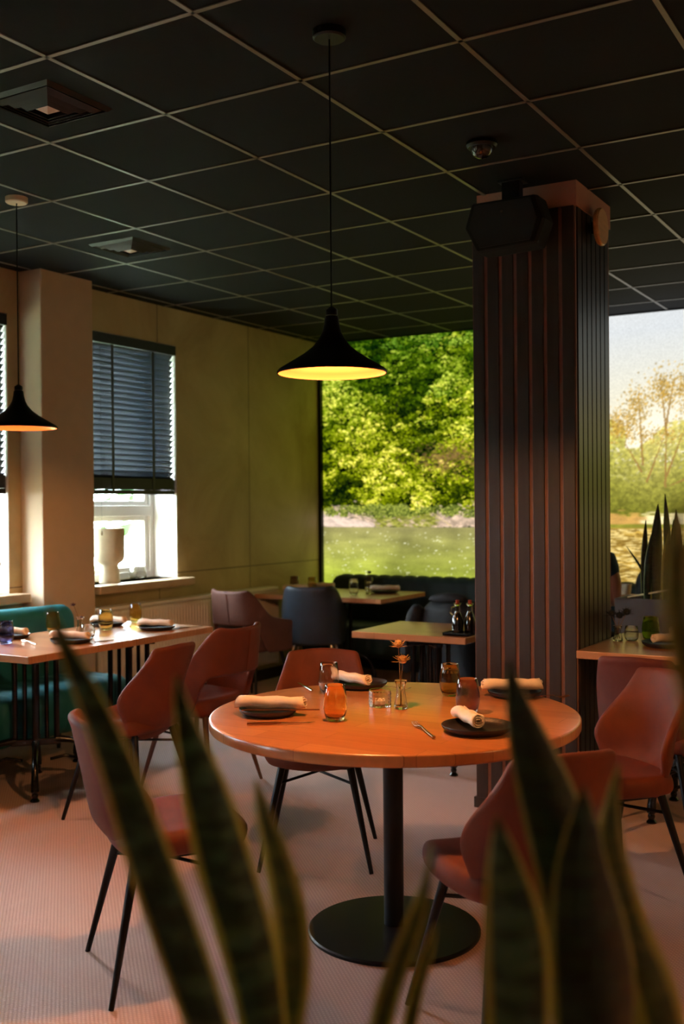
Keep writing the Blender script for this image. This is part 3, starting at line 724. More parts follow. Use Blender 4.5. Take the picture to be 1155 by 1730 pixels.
arm_chair('bucket_chair', 'black bucket chair at the far right edge, behind the green glass', M_dkleather, None, M_black, None, (-1.08, 5.77, 0), face(-.25, -1), top=.86, arm=.66, taper=.2)
arm_chair('bucket_chair', 'black chair under the draped jacket, left of the pillar', M_dkleather, None, M_black, None, (-2.78, 6.35, 0), face(.1, 1), top=.82, arm=.64, taper=.2)

# jacket over that chair
def jfn(u, v):
    a = u * 1.15; h = (v + 1) / 2
    th = a * 1.25
    x = .30 * math.sin(th) * (1.18 - .25 * h); y = -.285 * math.cos(th) ** .8 - .035 * math.sin(9 * u + 2 * v) * (1 - h) - .05 * h
    z = .30 + h * (.585 - .10 * u * u) + .01 * math.sin(13 * u)
    if h > .9: y += (h - .9) * 1.1
    return (x, y, z)
t = thing('jacket', 'dark jacket draped over a chair back left of the slatted pillar', 'jacket', (-2.78, 6.35, 0), face(.1, 1))
MB().grid(jfn, 40, 18).build('body', M_jacket, t, solid=.03, off=-1, sub=1)
MB().tube([(-.22, -.27, .83), (-.29, -.26, .7), (-.33, -.24, .52), (-.36, -.22, .36)], [.05, .06, .055, .045], 14).build('sleeve', M_jacket, t, sub=1)
MB().tube([(-.15, -.29, .86), (0, -.31, .885), (.15, -.29, .87)], [.02, .04, .025], 12).build('collar', M_jacket, t, sub=1)

# ------------------------------------------------------------------ tables
def cast_base(t, h, m=M_blackgloss, r=.30, rot=PI / 4):
    MB().box((0, 0, h - .006), (.36, .36, .012), rz=rot).box((0, 0, h - .03), (.30, .04, .05), rz=rot).box((0, 0, h - .03), (.04, .30, .05), rz=rot).build('top_bracket', m, t, smooth=False, bevel=.004)
    c_, s_ = math.cos(rot), math.sin(rot)
    def rp(x, y, z): return (x * c_ - y * s_, x * s_ + y * c_, z)
    MB().tube([(0, 0, .22), (0, 0, h - .02)], .02, 14).build('spindle', m, t)
    for dx, dy in ((1, 0), (-1, 0), (0, 1), (0, -1)):
        for q, rr in ((.055, .0115), (.105, .015)):
            MB().tube([rp(dx * q, dy * q, .23), rp(dx * q, dy * q, h - .03)], rr, 10).build('spindle', m, t)
    MB().box((0, 0, .235), (.25, .03, .035), rz=rot).box((0, 0, .235), (.03, .25, .035), rz=rot).build('lower_collar', m, t, smooth=False, bevel=.005)
    for dx, dy in ((1, 0), (-1, 0), (0, 1), (0, -1)):
        pts = []; rs = []
        for k in range(10):
            q = k / 9; pts.append(rp(dx * (.10 + (r - .10) * (1 - (1 - q) ** 1.7)), dy * (.10 + (r - .10) * (1 - (1 - q) ** 1.7)), .245 - .02 * q - .165 * q ** 2.6)); rs.append(.021 - .007 * math.sin(q * PI) * 1 )
        lg = MB().tube(pts, rs, 12); lg.tube([rp(dx * .07, dy * .07, .14), rp(dx * .15, dy * .15, .155), rp(dx * (r - .03), dy * (r - .03), .12)], [.008, .008, .006], 8)
        lo = lg.build('leg', m, t)
        x, y, _ = rp(dx * r, dy * r, 0)
        MB().lathe([(0, .1), (.014, .1), (.018, .085), (.013, .075), (.019, .065), (.021, .05), (.014, .04), (.017, .03), (.013, .018), (.023, .006), (.023, 0), (0, 0)], 18, (x, y, 0)).build('foot', m, lo)
def rect_table(label, x0, x1, y0, y1, z, m, group=None, th=.036, bases=None, r=.30):
    cx, cy = (x0 + x1) / 2, (y0 + y1) / 2
    t = thing('dining_table', label, 'table', (cx, cy, 0), 0, group)
    MB().bx(x0 - cx, x1 - cx, y0 - cy, y1 - cy, z - th, z).build('tabletop', m, t, smooth=False, bevel=.003)
    if not bases: cast_base(t, z - th, r=r)
    else:
        for bxx in bases:
            pass
    return t
GT = 'pair of window tables'
rect_table('beech table by the windows, nearer of the two pushed together, with the navy glass', -4.58, -3.862, 3.61, 4.372, .75, M_table2, GT)
rect_table('beech table by the windows, farther of the two pushed together, with the yellow glass', -4.58, -3.862, 4.378, 5.04, .75, M_table2, GT)
rect_table('small beech table with the oil and vinegar set, left of the pillar', -3.005, -2.31, 5.195, 5.79, .75, M_table2, None, r=.36)
rect_table('far beech table in the corner before the mural', -5.02, -3.82, 7.05, 7.80, .75, M_table2)
rect_table('beech table against the right side of the pillar', -1.548, -.55, 4.71, 5.50, .79, M_table2)
rect_table('beech table with the paper cup, behind the pillar', -2.93, -1.80, 7.22, 7.80, .79, M_table2)

RT = (-1.70, 3.22); RZ = .752
t = thing('round_table', 'large round beech dining table on a black pedestal, in the foreground', 'table', (*RT, 0))
MB().lathe([(0, RZ), (.618, RZ), (.6235, RZ - .002), (.626, RZ - .006), (.626, RZ - .030), (.6235, RZ - .036), (.617, RZ - .039), (0, RZ - .039)], 128).build('tabletop', M_table, t, angle=50)
MB().lathe([(0, .022), (.034, .022), (.034, RZ - .05), (0, RZ - .05)], 40, (-.01, .01, 0)).build('pedestal', M_black, t)
MB().lathe([(0, RZ - .04), (.22, RZ - .04), (.22, RZ - .048), (0, RZ - .05)], 40, (-.01, .01, 0)).build('mounting_plate', M_black, t)
MB().lathe([(0, 0), (.293, 0), (.295, .003), (.295, .010), (.29, .0145), (.06, .024), (0, .024)], 96, (-.01, .01, 0)).build('base_plate', M_black, t)

# ------------------------------------------------------------------ tableware
def tumbler(x, y, z, g, label, h=.115, r=.037, group='tumblers on the tables', liquid=None):
    t = thing('tumbler', label, 'glass', (x, y, z), random.random(), group)
    k = r / .037; q = h / .115
    P = [(0, 0), (.022, 0), (.027, .003), (.033, .018), (.037, .038), (.0375, .055), (.0355, .08), (.0315, .114), (.031, .115), (.0303, .114), (.0343, .08), (.0362, .055), (.0357, .04), (.0315, .02), (.024, .010), (0, .008)]
    MB().lathe([(a * k, b * q) for a, b in P], 40).build('bowl', g, t, angle=70)
    return t
def spiral_napkin(x, y, z, ang, label, L=.205, r=.023, droop=0):
    t = thing('napkin_roll', label, 'napkin', (x, y, z), ang, 'rolled linen napkins')
    prof = []
    turns = 3.1; n = 64
    for i in range(n + 1):
        q = i / n; a = q * turns * 2 * PI; rr = .0035 + (r - .0035) * q
        prof.append((rr * math.cos(a), rr * math.sin(a) * .92 + r * .93))
    nl = 10
    def fn(u, v):
        i = int(round((v + 1) / 2 * n)); p = prof[i]
        wob = .0022 * math.sin(u * 7 + p[0] * 90)
        tele = .006 * math.sin(i * .37) * u
        return (u * L / 2 + tele, p[0] * (1 + .05 * math.sin(u * 5)), p[1] + wob)
    MB().grid(fn, nl, n).build('rolled_cloth', M_napkin, t, solid=.0030, off=0)
    return t
def plate(x, y, z, label, r=.105):
    t = thing('dinner_plate', label, 'plate', (x, y, z), 0, 'black side plates')
    k = r / .105
    MB().lathe([(0, 0), (.078 * k, 0), (.09 * k, .004), (.101 * k, .013), (.1045 * k, .022), (.104 * k, .0235), (.1015 * k, .0228), (.097 * k, .015), (.086 * k, .0085), (0, .0075)], 56).build('dish', M_plate, t, angle=60)
    return t
def fork(x, y, z, ang, label, m=M_steel, L=.19):
    t = thing('fork', label, 'fork', (x, y, z), ang, 'forks')
    MB().tube([(-L * .5, 0, .006), (-L * .2, 0, .007), (L * .12, 0, .012), (L * .2, 0, .010)], [.0055, .004, .0025, .004], 10, .45).build('handle', m, t)
    h = MB().tube([(L * .18, 0, .010), (L * .23, 0, .007), (L * .29, 0, .005)], [.004, .0105, .0115], 12, .16)
    for k in range(4):
        yy = (k - 1.5) * .0062; h.tube([(L * .27, yy, .0055), (L * .38, yy, .005), (L * .5, yy * .95, .011)], [.0017, .0015, .0008], 6)
    h.build('tines', m, t); return t
def knife(x, y, z, ang, label, m=M_steel, L=.215):
    t = thing('knife', label, 'knife', (x, y, z), ang, 'knives')
    MB().tube([(-L * .5, 0, .005), (-L * .25, 0, .0055), (0, 0, .005)], [.005, .006, .0045], 10, .7).build('handle', m, t)
    MB().add([(0, -.005, .004), (L * .42, -.006, .004), (L * .5, .004, .004), (0, .006, .004), (0, -.005, .006), (L * .42, -.0055, .005), (L * .5, .004, .005), (0, .006, .006)], [(0, 1, 2, 3), (7, 6, 5, 4), (0, 4, 5, 1), (1, 5, 6, 2), (2, 6, 7, 3), (3, 7, 4, 0)]).build('blade', M_steel, t, smooth=False)
    return t
def chop(x, y, z, ang, label, L=.16):
    t = MB().tube([(-L / 2, 0, 0), (L / 2, 0, 0)], [.003, .0022], 8).build('thin_knife', M_copper)
    t.location = (x, y, z); t.rotation_euler = (0, 0, ang); return tag(t, label, 'cutlery')
def burst(mb, c, r, n, rr=.0016, up=.3, seed=1):
    R_ = random.Random(seed)
    for k in range(n):
        a = 2 * PI * k / n + R_.uniform(-.2, .2); e = R_.uniform(-.1, up + .4)
        d = Vector((math.cos(a) * math.cos(e), math.sin(a) * math.cos(e), math.sin(e))) * r * R_.uniform(.75, 1.1)
        c_ = Vector(c); m1 = c_ + d * .5 + Vector((0, 0, -.002))
        mb.tube([c_, m1, c_ + d], [rr, rr * 2.4, rr * .3], 5, .4)
def bud_vase(x, y, z, label, stems, m_fl, h=.095, sc=1.0):
    t = thing('bud_vase', label, 'vase', (x, y, z), 0, 'bud vases')
    P = [(0, 0), (.021, 0), (.0235, .004), (.022, .02), (.016, .05), (.0145, .062), (.0165, .08), (.022, .094), (.0225, .095), (.0212, .094), (.0152, .08), (.0132, .062), (.0148, .05), (.0205, .022), (.02, .01), (0, .007)]
    MB().lathe([(a * sc, b * h / .095) for a, b in P], 32).build('glass_body', G_clear, t, angle=70)
    for k, (dx, dy, hz, r) in enumerate(stems):
        MB().tube([(-dx * .3, -dy * .3, .012), (dx * .1, dy * .1, h * .8), (dx, dy, hz)], .0014, 6).build('stem', M_stem, t)
        f = MB().lathe([(0, -r * .35), (r * .3, -r * .25), (r * .42, 0), (r * .36, r * .3), (r * .15, r * .45), (0, r * .48)], 14, (dx, dy, hz))
        burst(f, (dx, dy, hz - r * .1), r, 14, .0016, .25, k + 3); burst(f, (dx, dy, hz + r * .2), r * .55, 12, .0012, .9, k + 9)
        f.build('flower_head', m_fl, t)
    return t

Z = RZ + .0005
# left setting
plate(-2.055, 2.985, Z, 'black plate under a napkin at the left of the round table', .10)
spiral_napkin(-2.045, 2.985, Z + .022, .36, 'rolled cream napkin across the plate at the left of the round table', .235, .024)
knife(-1.925, 2.868, Z, .62, 'knife lying beside the left plate of the round table', M_copper, .22)
chop(-1.985, 2.955, Z + .0265, .52, 'slim copper cutlery resting on the rim of the left plate', .26)
# glasses
tumbler(-1.802, 3.003, Z, G_amber, 'amber tumbler in the middle front of the round table', .118, .039)
tumbler(-2.075, 3.415, Z, G_clear, 'clear tumbler behind the amber one on the round table', .118, .038)
tumbler(-1.662, 3.595, Z, G_olive, 'olive brown tumbler at the back of the round table', .118, .038)
tumbler(-1.468, 3.317, Z, G_grey, 'smoky violet tumbler beside the front right plate of the round table', .118, .040)
# back setting
plate(-2.045, 3.60, Z, 'black plate at the back of the round table, before the facing chair', .105)
spiral_napkin(-2.06, 3.56, Z + .022, -.30, 'rolled cream napkin with its spiral end showing, on the back plate', .185, .023)
knife(-2.23, 3.49, Z, -.72 + PI, 'steel knife left of the back plate on the round table', M_steel, .2)
fork(-1.93, 3.60, Z, .25, 'fork right of the back plate on the round table')
# candle glass + vase
t = thing('candle_holder', 'embossed clear tealight glass in the centre of the round table', 'candle holder', (-1.79, 3.29, Z))
def emb(u, v):
    a = (u + 1) * PI; h = (v + 1) / 2 * .058
    r = .0385 + (.0016 * abs(math.sin(a * 10)) * abs(math.sin(h * 250)) if .006 < h < .052 else 0)
    return (r * math.cos(a), r * math.sin(a), h)
m_ = MB(); m_.grid(emb, 120, 24); m_.lathe([(0, .006), (.034, .006), (.0345, .058), (.0385, .058)], 48); m_.lathe([(0, 0), (.0385, 0)], 48)
m_.build('glass_cup', G_clear, t)
MB().lathe([(0, .007), (.019, .007), (.019, .022), (0, .02)], 24).build('tealight', M_napkin, t)
bud_vase(-1.706, 3.286, Z, 'bud vase with two dried thistles on the round table', [(.004, .008, .168, .038), (-.008, .0, .222, .035)], M_thistle, .098)
# front right
plate(-1.325, 3.065, Z, 'black plate with a napkin at the front right of the round table', .112)
spiral_napkin(-1.362, 3.075, Z + .022, -.78, 'rolled cream napkin on the front right plate of the round table', .18, .024)
fork(-1.47, 2.985, Z, PI - .83, 'copper coloured fork left of the front right plate', M_copper, .215)
# right/back
plate(-1.45, 3.70, Z, 'black plate at the right back of the round table, toward the pillar', .10)
spiral_napkin(-1.46, 3.70, Z + .022, .52, 'rolled cream napkin on the plate nearest the pillar', .215, .024)
fork(-1.335, 3.70, Z, .55, 'dark fork right of the plate nearest the pillar', M_copper, .18)

Z = .7505
tumbler(-4.347, 3.908, Z, G_navy, 'navy blue tumbler at the left edge of the window table', .118, .042)
tumbler(-4.50, 4.39, Z, G_yellow, 'yellow tumbler behind the long leaf on the window table', .115, .038)
tumbler(-4.295, 4.60, Z, G_olive, 'olive yellow tumbler in the middle of the window tables', .118, .042)
tumbler(-4.415, 4.99, Z, G_yellow, 'yellow tumbler at the far end of the window tables', .115, .038)
plate(-4.50, 4.09, Z, 'black plate beside the navy tumbler on the window table', .095)
spiral_napkin(-4.50, 4.09, Z + .022, .1, 'rolled napkin beside the navy tumbler', .2, .022)
plate(-4.07, 4.10, Z, 'black plate nearest the camera on the window tables', .11)
spiral_napkin(-4.08, 4.10, Z + .022, .12, 'rolled napkin nearest the camera on the window tables', .24, .022)
plate(-4.44, 4.77, Z, 'black plate behind the olive yellow tumbler', .1)
spiral_napkin(-4.44, 4.78, Z + .022, .1, 'rolled napkin behind the olive yellow tumbler', .24, .022)
plate(-4.05, 4.76, Z, 'black plate at the far right corner of the window tables', .105)
spiral_napkin(-4.06, 4.76, Z + .022, .15, 'rolled napkin at the far right corner of the window tables', .22, .022)
tumbler(-4.145, 4.30, Z, G_clear, 'small clear straight tumbler beside the purple flower vase', .07, .038)
bud_vase(-4.26, 4.36, Z, 'bud vase with a purple globe flower on the window table', [(-.02, -.03, .17, .02), (.006, .004, .1, .014)], M_purple, .1)
fork(-4.24, 3.97, Z, PI - .4, 'fork between the two plates of the nearer window table')
fork(-4.26, 4.79, Z, PI - .4, 'fork between the two plates of the farther window table')
knife(-3.92, 4.25, Z, 1.3, 'knife at the front edge of the nearer window table', M_copper)
knife(-3.93, 4.90, Z, 1.3, 'knife by the far right corner of the window tables', M_copper)

# far table
plate(-4.78, 7.35, Z, 'black plate at the left end of the far table', .1)
spiral_napkin(-4.78, 7.35, Z + .022, .75, 'rolled napkin at the left end of the far table', .2, .023)
plate(-4.70, 7.62, Z, 'black plate behind the blue-grey chair on the far table', .1)
spiral_napkin(-4.70, 7.62, Z + .022, .5, 'rolled napkin beside the yellow glass of the far table', .22, .023)
tumbler(-4.90, 7.52, Z, G_grey, 'dark tumbler at the radiator end of the far table', .115, .04)
tumbler(-4.70, 7.48, Z, G_yellow, 'yellow tumbler on the far table', .115, .038)
tumbler(-4.20, 7.30, Z, G_clear, 'clear tumbler on the far table', .125, .038)
bud_vase(-4.13, 7.42, Z, 'bud vase with a dark dried flower on the far table', [(.0, .01, .17, .03), (-.02, -.01, .12, .02)], M_darkfl, .1)
tumbler(-4.24, 7.62, Z, G_clear, 'clear tumbler behind the flower vase of the far table', .12, .035)
plate(-4.06, 7.56, Z, 'black plate at the mural side of the far table', .11)
spiral_napkin(-4.06, 7.56, Z + .022, .45, 'rolled napkin in front of the mural on the far table', .23, .024)

# oil and vinegar set
def bottle(x, y, z, label, handle):
    t = thing('oil_bottle', label, 'bottle', (x, y, z), 0, 'oil and vinegar bottles')
    MB().lathe([(0, 0), (.028, 0), (.031, .006), (.031, .03), (.033, .05), (.028, .085), (.020, .105), (.015, .118), (.0145, .122), (0, .122)], 28).build('body', M_vinegar, t)
    MB().lathe([(0, .122), (.013, .122), (.013, .15), (.019, .158), (.020, .165), (.012, .162), (0, .162)], 24).build('neck', G_clear, t)
    MB().lathe([(0, .16), (.009, .16), (.0105, .182), (0, .184)], 16).build('cork', M_cork, t)
    if handle: MB().tube([(-.012, -.006, .15), (-.03, -.012, .142), (-.036, -.014, .115), (-.022, -.01, .1)], .0035, 8).build('handle', G_clear, t)
    return t
t = thing('condiment_tray', 'small black tray on the corner of the table left of the pillar', 'tray', (-2.395, 5.30, Z))
MB().bx(-.075, .075, -.05, .05, 0, .008).bx(-.075, .075, -.05, -.046, 0, .016).bx(-.075, .075, .046, .05, 0, .016).bx(-.075, -.071, -.05, .05, 0, .016).bx(.071, .075, -.05, .05, 0, .016).build('tray_body', M_black, t, smooth=False, bevel=.001)
bottle(-2.395, 5.285, Z + .008, 'dark corked oil bottle with a glass handle on the small tray', True)
bottle(-2.335, 5.315, Z + .008, 'dark corked bottle beside the pillar on the small tray', False)

# right-hand table
Z = .7905
bud_vase(-1.475, 5.12, Z, 'bud vase with dark leaves beside the pillar on the right-hand table', [(-.03, 0, .13, .04), (.04, .01, .14, .042), (.0, .03, .12, .04)], M_darkfl, .075)
tumbler(-1.42, 5.16, Z, G_clear, 'small clear tumbler beside the bud vase on the right-hand table', .072, .034)
tumbler(-1.335, 5.19, Z, G_green, 'green tumbler on the right-hand table', .118, .042)
plate(-1.22, 5.03, Z, 'black plate on the right-hand table', .115)
spiral_napkin(-1.21, 5.06, Z + .022, .95, 'rolled napkin on the plate of the right-hand table', .2, .022)
spiral_napkin(-1.17, 5.36, Z + .022, .4, 'rolled napkin at the far side of the right-hand table', .22, .024)
plate(-1.17, 5.36, Z, 'black plate at the far side of the right-hand table', .11)
knife(-1.09, 4.99, Z + .024, .95, 'knife on the rim of the plate on the right-hand table', M_stick, .2)
# cup and napkin on the table behind the pillar
t = thing('paper_cup', 'pale paper cup beside the person in blue', 'cup', (-2.09, 7.45, .7905))
MB().lathe([(0, 0), (.030, 0), (.042, .098), (.044, .10), (.041, .10), (.029, .004), (0, .004)], 28).build('cup_body', M_cup, t)
plate(-2.80, 7.46, .7905, 'plate behind the draped jacket, left of the pillar', .11)
spiral_napkin(-2.80, 7.46, .8125, .1, 'white napkin behind the draped jacket, left of the pillar', .26, .03)

# ------------------------------------------------------------------ sofas
def channel_body(L, prof, nch, amp, rnd):
    """closed cross-section (y,z) swept along local X with rounded ends and upholstery channels"""
    cy = sum(p[0] for p in prof) / len(prof); cz = sum(p[1] for p in prof) / len(prof)
    rings = []; n = int(nch * 6)
    xs = [0] + [rnd * (1 - math.cos(k / 6 * PI / 2)) for k in range(1, 7)]
    mids = [rnd + (L - 2 * rnd) * k / n for k in range(1, n)]
    allx = xs + mids + [L - x for x in reversed(xs)]
    for x in allx:
        e = min(x, L - x); k = 1 if e >= rnd else math.sqrt(max(0, 1 - (1 - e / rnd) ** 2))
        sh = rnd * (1 - k)
        ph = abs(math.sin((x - rnd) / (L - 2 * rnd) * nch * PI)) ** .5 if rnd < x < L - rnd else .0
        ring = []
        for (y, z) in prof:
            dy, dz = y - cy, z - cz; d = math.hypot(dy, dz)
            s_ = (d - sh * .9 + amp * (ph - .5)) / d
            ring.append(Vector((x, cy + dy * max(.05, s_), cz + dz * max(.05, s_))))
        rings.append(ring)
    return MB().loft(rings)
def rrect(y0, y1, z0, z1, r, n=6):
    pts = []
    for cx, cz, a0 in ((y1 - r, z1 - r, 0), (y0 + r, z1 - r, PI / 2), (y0 + r, z0 + r, PI), (y1 - r, z0 + r, 1.5 * PI)):
        for k in range(n + 1):
            a = a0 + PI / 2 * k / n; pts.append((cx + r * math.cos(a), cz + r * math.sin(a)))
    return pts
def sofa(label, m, loc, rz, L, back_top, depth=.55, back_th=.15, nseat=12, nback=10):
    # local: X along the sofa, +Y forward (towards sitter's knees); rear at y=0
    t = thing('upholstered_bench', label, 'sofa', loc, rz)
    channel_body(L, rrect(.10, depth, .19, .46, .09), nseat, .012, .06).build('seat', m, t, angle=80)
    channel_body(L - .08, [(y, z) for y, z in rrect(.0, back_th, .30, back_top, .07)], nback, .012, .07).build('backrest', m, t, angle=80).location = (.04, 0, 0)
    for x in (.18, L - .18, L / 2):
        for y in (.12, depth - .12):
            MB().tube([(x, y, .2), (x, y + (.04 if y > .2 else -.0), 0)], [.022, .012], 12).build('leg', M_blackgloss, t)
    return t
# teal bench along the windows: faces +x; runs along y from 1.9 to 4.98
sofa('teal velvet channelled bench along the windows', M_teal, (-4.90, 4.88, 0), -PI / 2, 3.2, .87, .56, .14, 26, 1)
# dark bench before the mural: faces -y
sofa('long dark green channelled bench beneath the river mural', M_dkteal, (-1.0, 8.27, 0), PI, 3.95, .845, .62, .15, 30, 30)

# ------------------------------------------------------------------ person beyond the pillar
def skinned(name, m, verts, edges, radii, parent, sub=2):
    me = bpy.data.meshes.new(name); me.from_pydata(verts, edges, []); o = bpy.data.objects.new(name, me); COL.objects.link(o)
    o.parent = parent; me.materials.append(m)
    o.modifiers.new('skin', 'SKIN').use_smooth_shade = True
    sv = me.skin_vertices[0].data
    for i, r in enumerate(radii): sv[i].radius = r if isinstance(r, tuple) else (r, r)
    sv[0].use_root = True
    q = o.modifiers.new('sub', 'SUBSURF'); q.levels = q.render_levels = sub
    return o
P_ = thing('person', 'person in a navy T-shirt seated beyond the pillar, back to the camera', 'person', (-2.19, 6.80, 0), face(.05, 1))
V = [(0, 0, .52), (0, -.02, .70), (0, -.01, .90), (0, .0, 1.05), (0, .015, 1.16), (0, .03, 1.24),
     (.17, 0, 1.08), (.215, .0, .95), (.20, .05, .82), (.14, .26, .83), (.11, .33, .83),
     (-.17, 0, 1.08), (-.215, .0, .95), (-.22, .05, .82), (-.14, .26, .83), (-.11, .33, .83),
     (.10, .06, .51), (.12, .42, .50), (.12, .44, .25), (.12, .42, .06), (.12, .54, .035),
     (-.10, .06, .51), (-.12, .42, .50), (-.12, .44, .25), (-.12, .42, .06), (-.12, .54, .035)]
Eg = [(0, 1), (1, 2), (2, 3), (3, 4), (4, 5), (3, 6), (6, 7), (7, 8), (8, 9), (9, 10), (3, 11), (11, 12), (12, 13), (13, 14), (14, 15),
      (0, 16), (16, 17), (17, 18), (18, 19), (19, 20), (0, 21), (21, 22), (22, 23), (23, 24), (24, 25)]
Rd = [(.16, .12), (.145, .105), (.16, .115), (.13, .10), .06, .055, .062, .048, .042, .03, .028, .062, .048, .042, .03, .028,
      .085, .07, .055, .04, .035, .085, .07, .055, .04, .035]
body = skinned('body', M_skin, V, Eg, Rd, P_)
hd = MB()
def headf(u, v):
    a = u * PI; e = v * PI / 2; ce = max(math.cos(e), .001)
    x = .076 * math.sin(a) * ce; y = .094 * math.cos(a) * ce; z = .118 * math.sin(e)
    if z < 0: x *= 1 + z * 2.2; y *= 1 + z * 1.2
    f = max(0, math.cos(a)) * ce
    if f > .8 and abs(z + .01) < .03: y += .02 * math.exp(-(math.sin(a) / .12) ** 2) * math.exp(-((z + .015) / .02) ** 2)
    return (x, y + .045, z + 1.35)
hd.grid(headf, 32, 20); hd.lathe([(0, -.01), (.018, -.008), (.014, .01), (0, .012)], 12, (.08, .04, 1.345)); hd.lathe([(0, -.01), (.018, -.008), (.014, .01), (0, .012)], 12, (-.08, .04, 1.345))
hd.build('head', M_skin, P_)
def hairf(u, v):
    a = u * PI; e = (v + 1) / 2 * 1.95 - .38; x = .084 * math.sin(a) * math.cos(e); y = -.098 * math.cos(a) * math.cos(e); z = .128 * math.sin(e)
    if math.cos(a) < -.2 and e < .55: e2 = .55; x = .08 * math.sin(a) * math.cos(e2); y = -.09 * math.cos(a) * math.cos(e2); z = .125 * math.sin(e2)
    return (x, y + .04, z + 1.355)
MB().grid(hairf, 32, 14).build('hair', M_hair, P_, solid=.01)
Vs = [(0, 0, .56), (0, -.02, .72), (0, -.01, .90), (0, 0, 1.05), (0, .008, 1.12), (.17, 0, 1.085), (.216, .0, .955), (-.17, 0, 1.085), (-.216, .0, .955)]
skinned('t_shirt', M_navy, Vs, [(0, 1), (1, 2), (2, 3), (3, 4), (3, 5), (5, 6), (3, 7), (7, 8)], [(.185, .14), (.168, .125), (.18, .13), (.15, .115), .072, .078, .068, .078, .068], P_)
skinned('trousers', M_jeans, [(0, 0, .55), (.10, .06, .51), (.12, .42, .50), (.12, .44, .25), (.12, .42, .10), (-.10, .06, .51), (-.12, .42, .50), (-.12, .44, .25), (-.12, .42, .10)],
        [(0, 1), (1, 2), (2, 3), (3, 4), (0, 5), (5, 6), (6, 7), (7, 8)], [(.17, .13), .095, .08, .066, .055, .095, .08, .066, .055], P_)
for s_ in (1, -1):
    palm = [(s_ * .11, .33, .83), (s_ * .10, .37, .828), (s_ * .095, .405, .826)]
    V2 = list(palm); E2 = [(0, 1), (1, 2)]; R2 = [(.024, .014), (.03, .014), (.032, .012)]
    for k, (dx, ln) in enumerate(((-.028, .06), (-.009, .07), (.009, .065), (.027, .05))):
        b0 = len(V2); V2 += [(s_ * .095 + dx, .415, .826), (s_ * .095 + dx * 1.1, .415 + ln * .6, .828), (s_ * .095 + dx * 1.15, .415 + ln, .816)]
        E2 += [(2, b0), (b0, b0 + 1), (b0 + 1, b0 + 2)]; R2 += [.009, .008, .007]
    b0 = len(V2); V2 += [(s_ * .065, .375, .824), (s_ * .045, .40, .82)]; E2 += [(1, b0), (b0, b0 + 1)]; R2 += [.011, .009]
    skinned('hand', M_skin, V2, E2, R2, P_, 1)
    MB().loft([[Vector((s_ * .12 + .045 * math.cos(a) * k, .50 + .13 * math.sin(a) * k - .03, z)) for a in [2 * PI * q / 20 for q in range(20)]] for k, z in ((1, 0), (1.02, .03), (.85, .07), (.55, .10))]).build('shoe', M_black, P_)
arm_chair('bucket_chair', 'black bucket chair under the person in navy, hidden mostly by the pillar', M_dkleather, None, M_black, None, (-2.24, 6.78, 0), face(.05, 1), top=.80, arm=.62, taper=.2)

# dark coat heap over the bench back, right of the person
def heap(u, v):
    a = u * PI; e = (v + 1) / 2 * PI / 2
    k = 1 + .07 * math.sin(a * 5 + e * 4)
    return (.16 * math.cos(a) * math.cos(e) * k, .12 * math.sin(a) * math.cos(e) * k, .26 * math.sin(e) ** .8)
o = MB().grid(heap, 32, 10).build('folded_coat', M_jacket, None, sub=1); o.location = (-2.02, 8.0, .74); tag(o, 'black coat bundled on the bench back, right of the pillar', 'coat')

# ------------------------------------------------------------------ snake plants
def leaf_mesh(pts, parent, m, yaw=None, fold=.18):
    """pts: tip-to-base list of (x, y, z, width); blade is a folded solid strip"""
    P0 = [Vector(p[:3]) for p in pts]; Wd = [p[3] for p in pts]
    n = 26; res = []
    cum = [0]
    for a, b in zip(P0, P0[1:]): cum.append(cum[-1] + (b - a).length)
    def cr(a, b, c, d, t): return .5 * ((2 * b) + (c - a) * t + (2 * a - 5 * b + 4 * c - d) * t * t + (3 * b - a - 3 * c + d) * t * t * t)
    for k in range(n + 1):
        s_ = cum[-1] * k / n; i = max(j for j in range(len(cum)) if cum[j] <= s_ + 1e-9); i = min(i, len(P0) - 2)
        t = (s_ - cum[i]) / (cum[i + 1] - cum[i])
        q = [P0[max(i - 1, 0)], P0[i], P0[i + 1], P0[min(i + 2, len(P0) - 1)]]
        w = [Wd[max(i - 1, 0)], Wd[i], Wd[i + 1], Wd[min(i + 2, len(P0) - 1)]]
        res.append((cr(*q, t), max(.0008, cr(*w, t))))
    me_v = []; me_f = []; uv = []
    nu = 8
    for k, (p, w) in enumerate(res):
        d = (res[min(k + 1, n)][0] - res[max(k - 1, 0)][0]).normalized()
        ya = yaw + .25 * math.sin(k / n * 3)
        side = Vector((math.cos(ya), math.sin(ya), 0)); side = (side - d * side.dot(d)).normalized(); nor = side.cross(d).normalized()
        for i in range(nu + 1):
            u = -1 + 2 * i / nu
            me_v.append(p + side * (u * w / 2) + nor * (fold * w * (abs(u) ** 1.5 - .4)))
            uv.append((abs(u), k / n, 0, 1))
    for k in range(n):
        for i in range(nu): a = k * (nu + 1) + i; me_f.append((a, a + 1, a + nu + 2, a + nu + 1))
    me = bpy.data.meshes.new('leaf'); me.from_pydata([tuple(v) for v in me_v], [], me_f); me.shade_smooth()
    ca = me.color_attributes.new('leafuv', 'FLOAT_COLOR', 'POINT'); ca.data.foreach_set('color', [c for q in uv for c in q])
    me.materials.append(m); o = bpy.data.objects.new('leaf', me); COL.objects.link(o)
    if parent: o.parent = parent
    q = o.modifiers.new('solid', 'SOLIDIFY'); q.thickness = .0022; q.offset = 0
    return o
